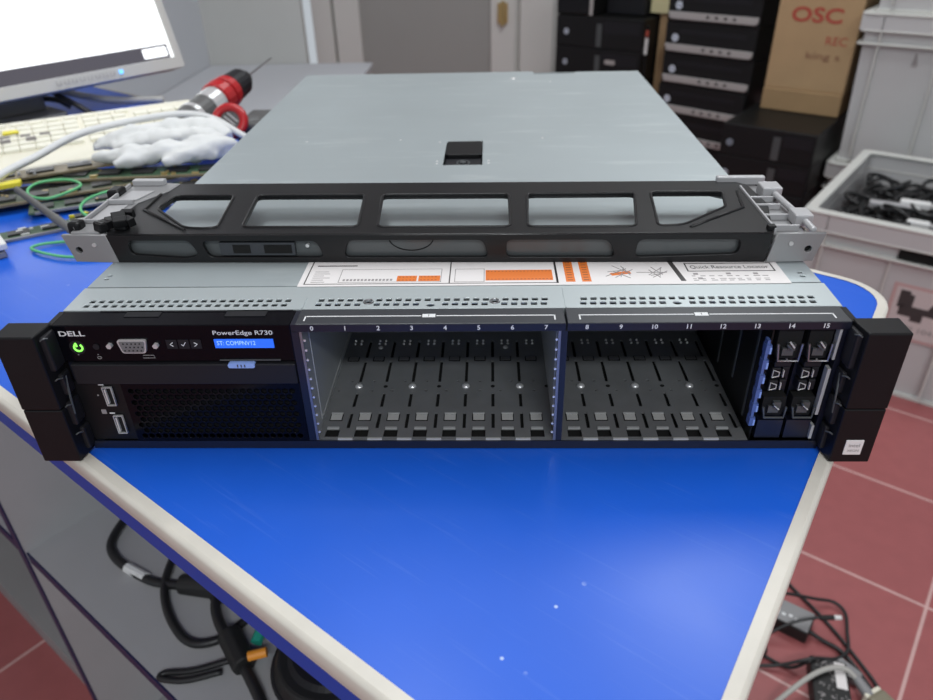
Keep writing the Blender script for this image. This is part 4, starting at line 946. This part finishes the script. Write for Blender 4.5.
spots = [(0.10, 0.42), (0.09, 0.24), (0.20, 0.33), (0.24, 0.26), (0.17, 0.14), (0.33, 0.20), (0.28, 0.36), (0.18, 0.24), (0.31, 0.30), (0.24, 0.45)]
for k, (x, y) in enumerate(spots):
    R0 = cr.uniform(0.028, 0.045); a0 = cr.uniform(0, 6.28)
    pts = [cloc(min(.385, max(.045, x+R0*1.3*math.cos(a0+q*0.8))), min(.555, max(.045, y+R0*1.5*math.sin(a0+q*0.8))), 0.396+0.006*math.sin(q*1.3+k)+0.003*q) for q in range(8)]
    tag(MB().tube(pts, 0.0055, 8).build('coiled_cable', M['cable_black'], smooth=True), 'coiled black cable in the open crate, '+names[k], 'cable', 'coiled cables in the open crate')
for lab, x, y, z, a, m_, L in (('long grey connector lying across the cables in the open crate', 0.155, 0.235, 0.398, 0.15, 'silver_light', 0.10), ('white plug lying over the grey connector in the open crate', 0.205, 0.265, 0.404, 0.1, 'white', 0.07), ('grey adapter on the cables by the right photo edge', 0.335, 0.235, 0.400, -0.3, 'silver_light', 0.07), ('small white plug near the front rim of the open crate', 0.235, 0.145, 0.396, 0.05, 'white', 0.05), ('thin white plug beside the raised cable loop', 0.265, 0.300, 0.406, 0.6, 'white', 0.045)):
    r = thing('cable_plug', lab, 'plug', cloc(x, y, z), TH+a, 'plugs in the open crate')
    MB().box(-L/2, L/2, -0.012, 0.012, 0, 0.018).build('plug_body', M[m_], r, bevel=0.004)
    MB().box(L/2, L/2+0.016, -0.008, 0.008, 0.004, 0.014).build('plug_tip', M['chrome'], r, bevel=0.001)

# ------------------------------------------------------------------ on the floor, right of the bench
FZ = FLOOR
def fw(u, v, z): return W(u, v, FZ+z)
def adapter(label, u, v, rz, L, wd, h, m_):
    r = thing('power_adapter', label, 'power adapter', W(u, v, FZ), rz, 'power adapters on the floor')
    MB().box(0, L, 0, wd, 0.0004, h).build('adapter_body', M[m_], r, bevel=0.003)
    return r
r = adapter('grey topped black power adapter lying at the bench edge', 0.072, 0.705, TH+0.02, 0.105, 0.050, 0.028, 'rubber')
MB().box(0.002, 0.103, 0.002, 0.048, 0.028, 0.0288).build('adapter_label', M['silver'], r)
g = MB()
for k in range(7): g.box(0.012+0.011*k, 0.018+0.011*k, 0.012+0.003*(k % 3), 0.020+0.003*(k % 2), 0.0288, 0.0291)
g.build('label_print', M['ink'], r)
ang = math.atan2(*( (W(0.221, 0.597)-W(0.191, 0.675)).yx ))
r = adapter('black power adapter with printed white label nearest the frame bottom', 0.190, 0.668, ang, 0.125, 0.056, 0.029, 'rubber')
g = MB()
cr = random.Random(9)
for k in range(70):
    x = cr.uniform(0.006, 0.112); y = cr.uniform(0.006, 0.036) if x < 0.05 else cr.uniform(0.006, 0.05); L = cr.uniform(0.002, 0.007); g.box(x, x+cr.uniform(0.001, 0.003), y, y+L*0.7, 0.029, 0.0292)
g.build('label_print', M['greyink'], r)
MB().box(0.004, 0.052, 0.036, 0.052, 0.029, 0.0294).build('white_label', M['paper'], r)
def fc(label, pts, r, m_='cable_black'): return cable('floor_cable', label, [fw(*p) for p in pts], r, m_, group='cables on the floor')
fc('black cable running from the bench edge to the olive plug, farther strand', [(0.090, 0.835, 0.004), (0.125, 0.812, 0.005), (0.165, 0.790, 0.005), (0.205, 0.765, 0.005), (0.245, 0.735, 0.005), (0.285, 0.702, 0.005), (0.312, 0.672, 0.006)], 0.0030)
fc('black cable looping round over the red tiles beside the adapters', [(0.080, 0.735, 0.036), (0.120, 0.765, 0.034), (0.165, 0.800, 0.018), (0.193, 0.818, 0.012), (0.215, 0.805, 0.012), (0.228, 0.765, 0.013), (0.238, 0.728, 0.013), (0.226, 0.696, 0.016), (0.196, 0.658, 0.034), (0.150, 0.628, 0.010), (0.095, 0.595, 0.005)], 0.0030)
fc('black cable from the bench edge passing by the printed adapter', [(0.095, 0.640, 0.005), (0.130, 0.640, 0.005), (0.170, 0.642, 0.006), (0.196, 0.655, 0.033)], 0.0030)
fc('thick black cable leaving the grey topped adapter toward the olive plug', [(0.172, 0.728, 0.014), (0.198, 0.728, 0.007), (0.228, 0.725, 0.007), (0.260, 0.705, 0.006), (0.300, 0.668, 0.006), (0.318, 0.650, 0.008)], 0.0038)
fc('thin black wire curving out under the bench corner', [(0.100, 0.580, 0.003), (0.118, 0.560, 0.003), (0.135, 0.530, 0.003), (0.155, 0.500, 0.003)], 0.0022)
r = thing('barrel_plug', 'thin black lead ending in a white tipped barrel plug', 'plug')
MB().tube([fw(0.110, 0.655, 0.006), fw(0.125, 0.680, 0.020), fw(0.152, 0.708, 0.040), fw(0.178, 0.730, 0.048), fw(0.188, 0.738, 0.048)], 0.0028, 8).build('lead', M['cable_black'], r, smooth=True)
MB().cyl(fw(0.184, 0.735, 0.048), fw(0.202, 0.750, 0.047), 0.0045).build('plug_grip', M['rubber'], r)
MB().cyl(fw(0.202, 0.750, 0.047), fw(0.212, 0.757, 0.047), 0.0040).build('plug_tip', M['white'], r)
tag(MB().box(-0.018, 0.018, -0.012, 0.012, 0, 0.022).build('cable_clump', M['rubber'], loc=fw(0.112, 0.642, 0.0004), rz=TH+0.5, bevel=0.004), 'black square plug lying right at the bench edge on the floor', 'plug')
r = thing('serial_cable', 'pale grey cable with olive connector shell at the frame bottom', 'cable')
MB().tube([fw(0.160, 0.520, 0.006), fw(0.175, 0.560, 0.020), fw(0.200, 0.615, 0.036), fw(0.222, 0.652, 0.038), fw(0.245, 0.668, 0.037), fw(0.268, 0.664, 0.026), fw(0.282, 0.655, 0.020)], 0.0042, 10).build('cable_sheath', M['cable_grey'], r, smooth=True)
MB().cyl(fw(0.262, 0.668, 0.029), fw(0.290, 0.652, 0.020), 0.0075, 0.0095).build('strain_relief', M['silver'], r)
MB().box(-0.024, 0.030, -0.018, 0.018, 0.0, 0.032).build('connector_shell', M['olive'], r, bevel=0.006, loc=fw(0.312, 0.648, 0.0005), rz=TH-0.45)
MB().box(-0.030, -0.022, -0.016, 0.016, 0.003, 0.029).build('connector_cap', M['beige'], r, bevel=0.002, loc=fw(0.312, 0.648, 0.0005), rz=TH-0.45)
r = MB().box(-0.021, 0.021, -0.012, 0.012, 0, 0.016).build('grey_plug', M['silver'], loc=fw(0.247, 0.690, 0.032-0.0315), rz=TH-0.3, bevel=0.004)
tag(r, 'pale grey flat plug beside the printed power adapter', 'plug')

# ------------------------------------------------------------------ on the shelf under the bench
def sw(u, v, z): return W(u, v, -0.38+z)
r = thing('power_cable', 'black power cable with white tag on the grey shelf under the bench', 'cable')
MB().tube([sw(-0.545, 0.055, 0.02), sw(-0.535, -0.002, 0.012), sw(-0.516, -0.039, 0.007), sw(-0.490, -0.051, 0.006), sw(-0.450, -0.050, 0.006), sw(-0.418, -0.044, 0.006), sw(-0.385, -0.028, 0.008), sw(-0.372, -0.020, 0.012)], 0.0052, 10).build('cord', M['cable_black'], r, smooth=True)
MB().tube([sw(-0.462, -0.051, 0.006), sw(-0.430, -0.046, 0.006)], 0.0062, 10).build('white_tag', M['white'], r)
MB().cyl(sw(-0.385, -0.028, 0.010), sw(-0.350, -0.005, 0.014), 0.011, 0.017).cyl(sw(-0.350, -0.005, 0.014), sw(-0.335, 0.004, 0.014), 0.020).build('cord_plug', M['rubber'], r)
cable('loop_cable', 'black cable hanging in a big loop on the grey shelf', [sw(-0.440, 0.020, 0.015), sw(-0.425, -0.012, 0.012), sw(-0.400, -0.041, 0.007), sw(-0.360, -0.060, 0.006), sw(-0.317, -0.066, 0.006), sw(-0.295, -0.049, 0.006), sw(-0.290, -0.020, 0.006), sw(-0.290, 0.03, 0.010)], 0.0048, 'cable_black')
r = thing('jack_cable', 'black cable with inline black block on the shelf, passing under the looped cable', 'cable')
MB().tube([sw(-0.345, 0.010, 0.020), sw(-0.325, -0.022, 0.020), sw(-0.300, -0.036, 0.017), sw(-0.272, -0.042, 0.014), sw(-0.235, -0.052, 0.010), sw(-0.200, -0.063, 0.006), sw(-0.180, -0.075, 0.006)], 0.0058, 10).build('cord', M['cable_black'], r, smooth=True)
MB().cyl(sw(-0.283, -0.037, 0.015), sw(-0.240, -0.050, 0.013), 0.0135, 0.0130, 8).build('inline_block', M['rubber'], r, bevel=0.002)
cable('folded_cable', 'flat black cable folded to a hairpin at the shelf front', [sw(-0.246, -0.035, 0.012), sw(-0.262, -0.056, 0.009), sw(-0.284, -0.083, 0.005), sw(-0.304, -0.100, 0.004), sw(-0.306, -0.107, 0.004), sw(-0.298, -0.105, 0.004), sw(-0.280, -0.092, 0.004), sw(-0.258, -0.066, 0.007)], 0.0032, 'cable_black')
r = thing('audio_plug', 'green and orange audio plugs beside the round black speaker', 'plug')
MB().tube([sw(-0.245, -0.030, 0.024), sw(-0.257, -0.006, 0.030)], 0.0060, 10).build('green_plug', M['teal'], r)
MB().tube([sw(-0.240, -0.044, 0.022), sw(-0.228, -0.030, 0.024)], 0.0050, 10).build('orange_plug', M['orangeplug'], r)
MB().tube([sw(-0.272, 0.018, 0.020), sw(-0.262, 0.006, 0.028)], 0.0095, 10).tube([sw(-0.300, 0.05, 0.010), sw(-0.280, 0.028, 0.018), sw(-0.270, 0.014, 0.022)], 0.005, 8).build('black_grip', M['rubber'], r)
r = thing('round_speaker', 'round black ribbed speaker on the shelf under the bench edge', 'speaker', sw(-0.165, 0.005, 0.0))
MB().cyl((0, 0, 0.0005), (0, 0, 0.022), 0.058, 0.062, 40).cyl((0, 0, 0.022), (0, 0, 0.040), 0.062, 0.055, 40).build('speaker_body', M['rubber'], r, bevel=0.003)
MB().tube([(0.0600*math.cos(2*PI*k/40), 0.0600*math.sin(2*PI*k/40), 0.024) for k in range(40)], 0.0035, 8, closed=True, sub=1).build('rubber_ring', M['satin'], r, smooth=True)
MB().cyl((0, 0, 0.040), (0, 0, 0.044), 0.045, 0.040, 40).build('speaker_grille', M['satin'], r)
tag(MB().box(-0.025, 0.025, -0.010, 0.010, 0, 0.014).build('red_connector', M['red'], loc=sw(-0.085, -0.045, 0.0004), rz=TH, bevel=0.003), 'small red plastic connector on the shelf next to the speaker', 'connector')

# ------------------------------------------------------------------ light and camera
wd = bpy.data.worlds.new('World'); SC.world = wd; wd.use_nodes = True
bg = wd.node_tree.nodes['Background']; bg.inputs['Color'].default_value = (0.86, 0.93, 1.0, 1); bg.inputs['Strength'].default_value = 0.55
def lamp(name, loc, sx, sy, power, rz=0.0, color=(0.93, 0.985, 1.0)):
    l = bpy.data.lights.new(name, 'AREA'); l.shape = 'RECTANGLE'; l.size = sx; l.size_y = sy; l.energy = power; l.color = color
    o = bpy.data.objects.new(name, l); COL.objects.link(o); o.location = loc; o.rotation_euler = (0, 0, rz); return o
lamp('ceiling_lamp', (-0.25, 0.45, 1.82), 0.25, 1.2, 18)
lamp('ceiling_lamp', (0.45, -2.0, 1.82), 1.2, 0.30, 48)
lamp('ceiling_lamp', (0.75, 1.6, 1.82), 0.25, 1.2, 24)

cam = bpy.data.cameras.new('camera'); co = bpy.data.objects.new('camera', cam); COL.objects.link(co); SC.camera = co
C_ = Vector((0.02521, -0.33783, 0.28052)); yaw, pit, rol = -0.039834, 0.557231, -0.025400
fwd = Vector((math.sin(yaw)*math.cos(pit), math.cos(yaw)*math.cos(pit), -math.sin(pit)))
rt = Vector((math.cos(yaw), -math.sin(yaw), 0)); upv = rt.cross(fwd)
rt2 = rt*math.cos(rol)+upv*math.sin(rol); up2 = upv*math.cos(rol)-rt*math.sin(rol)
mw = Matrix((( rt2.x, up2.x, -fwd.x, C_.x), (rt2.y, up2.y, -fwd.y, C_.y), (rt2.z, up2.z, -fwd.z, C_.z), (0, 0, 0, 1)))
co.matrix_world = mw
cam.sensor_width = 36; cam.lens = 721.9/933*36; cam.clip_start = 0.01
cam.dof.use_dof = True; cam.dof.focus_distance = 0.43; cam.dof.aperture_fstop = 9.5
vs = SC.view_settings; vs.view_transform = 'Standard'; vs.look = 'None'; vs.gamma = 1; vs.exposure = 0.0; vs.use_curve_mapping = False
SC.cycles.use_denoising = True
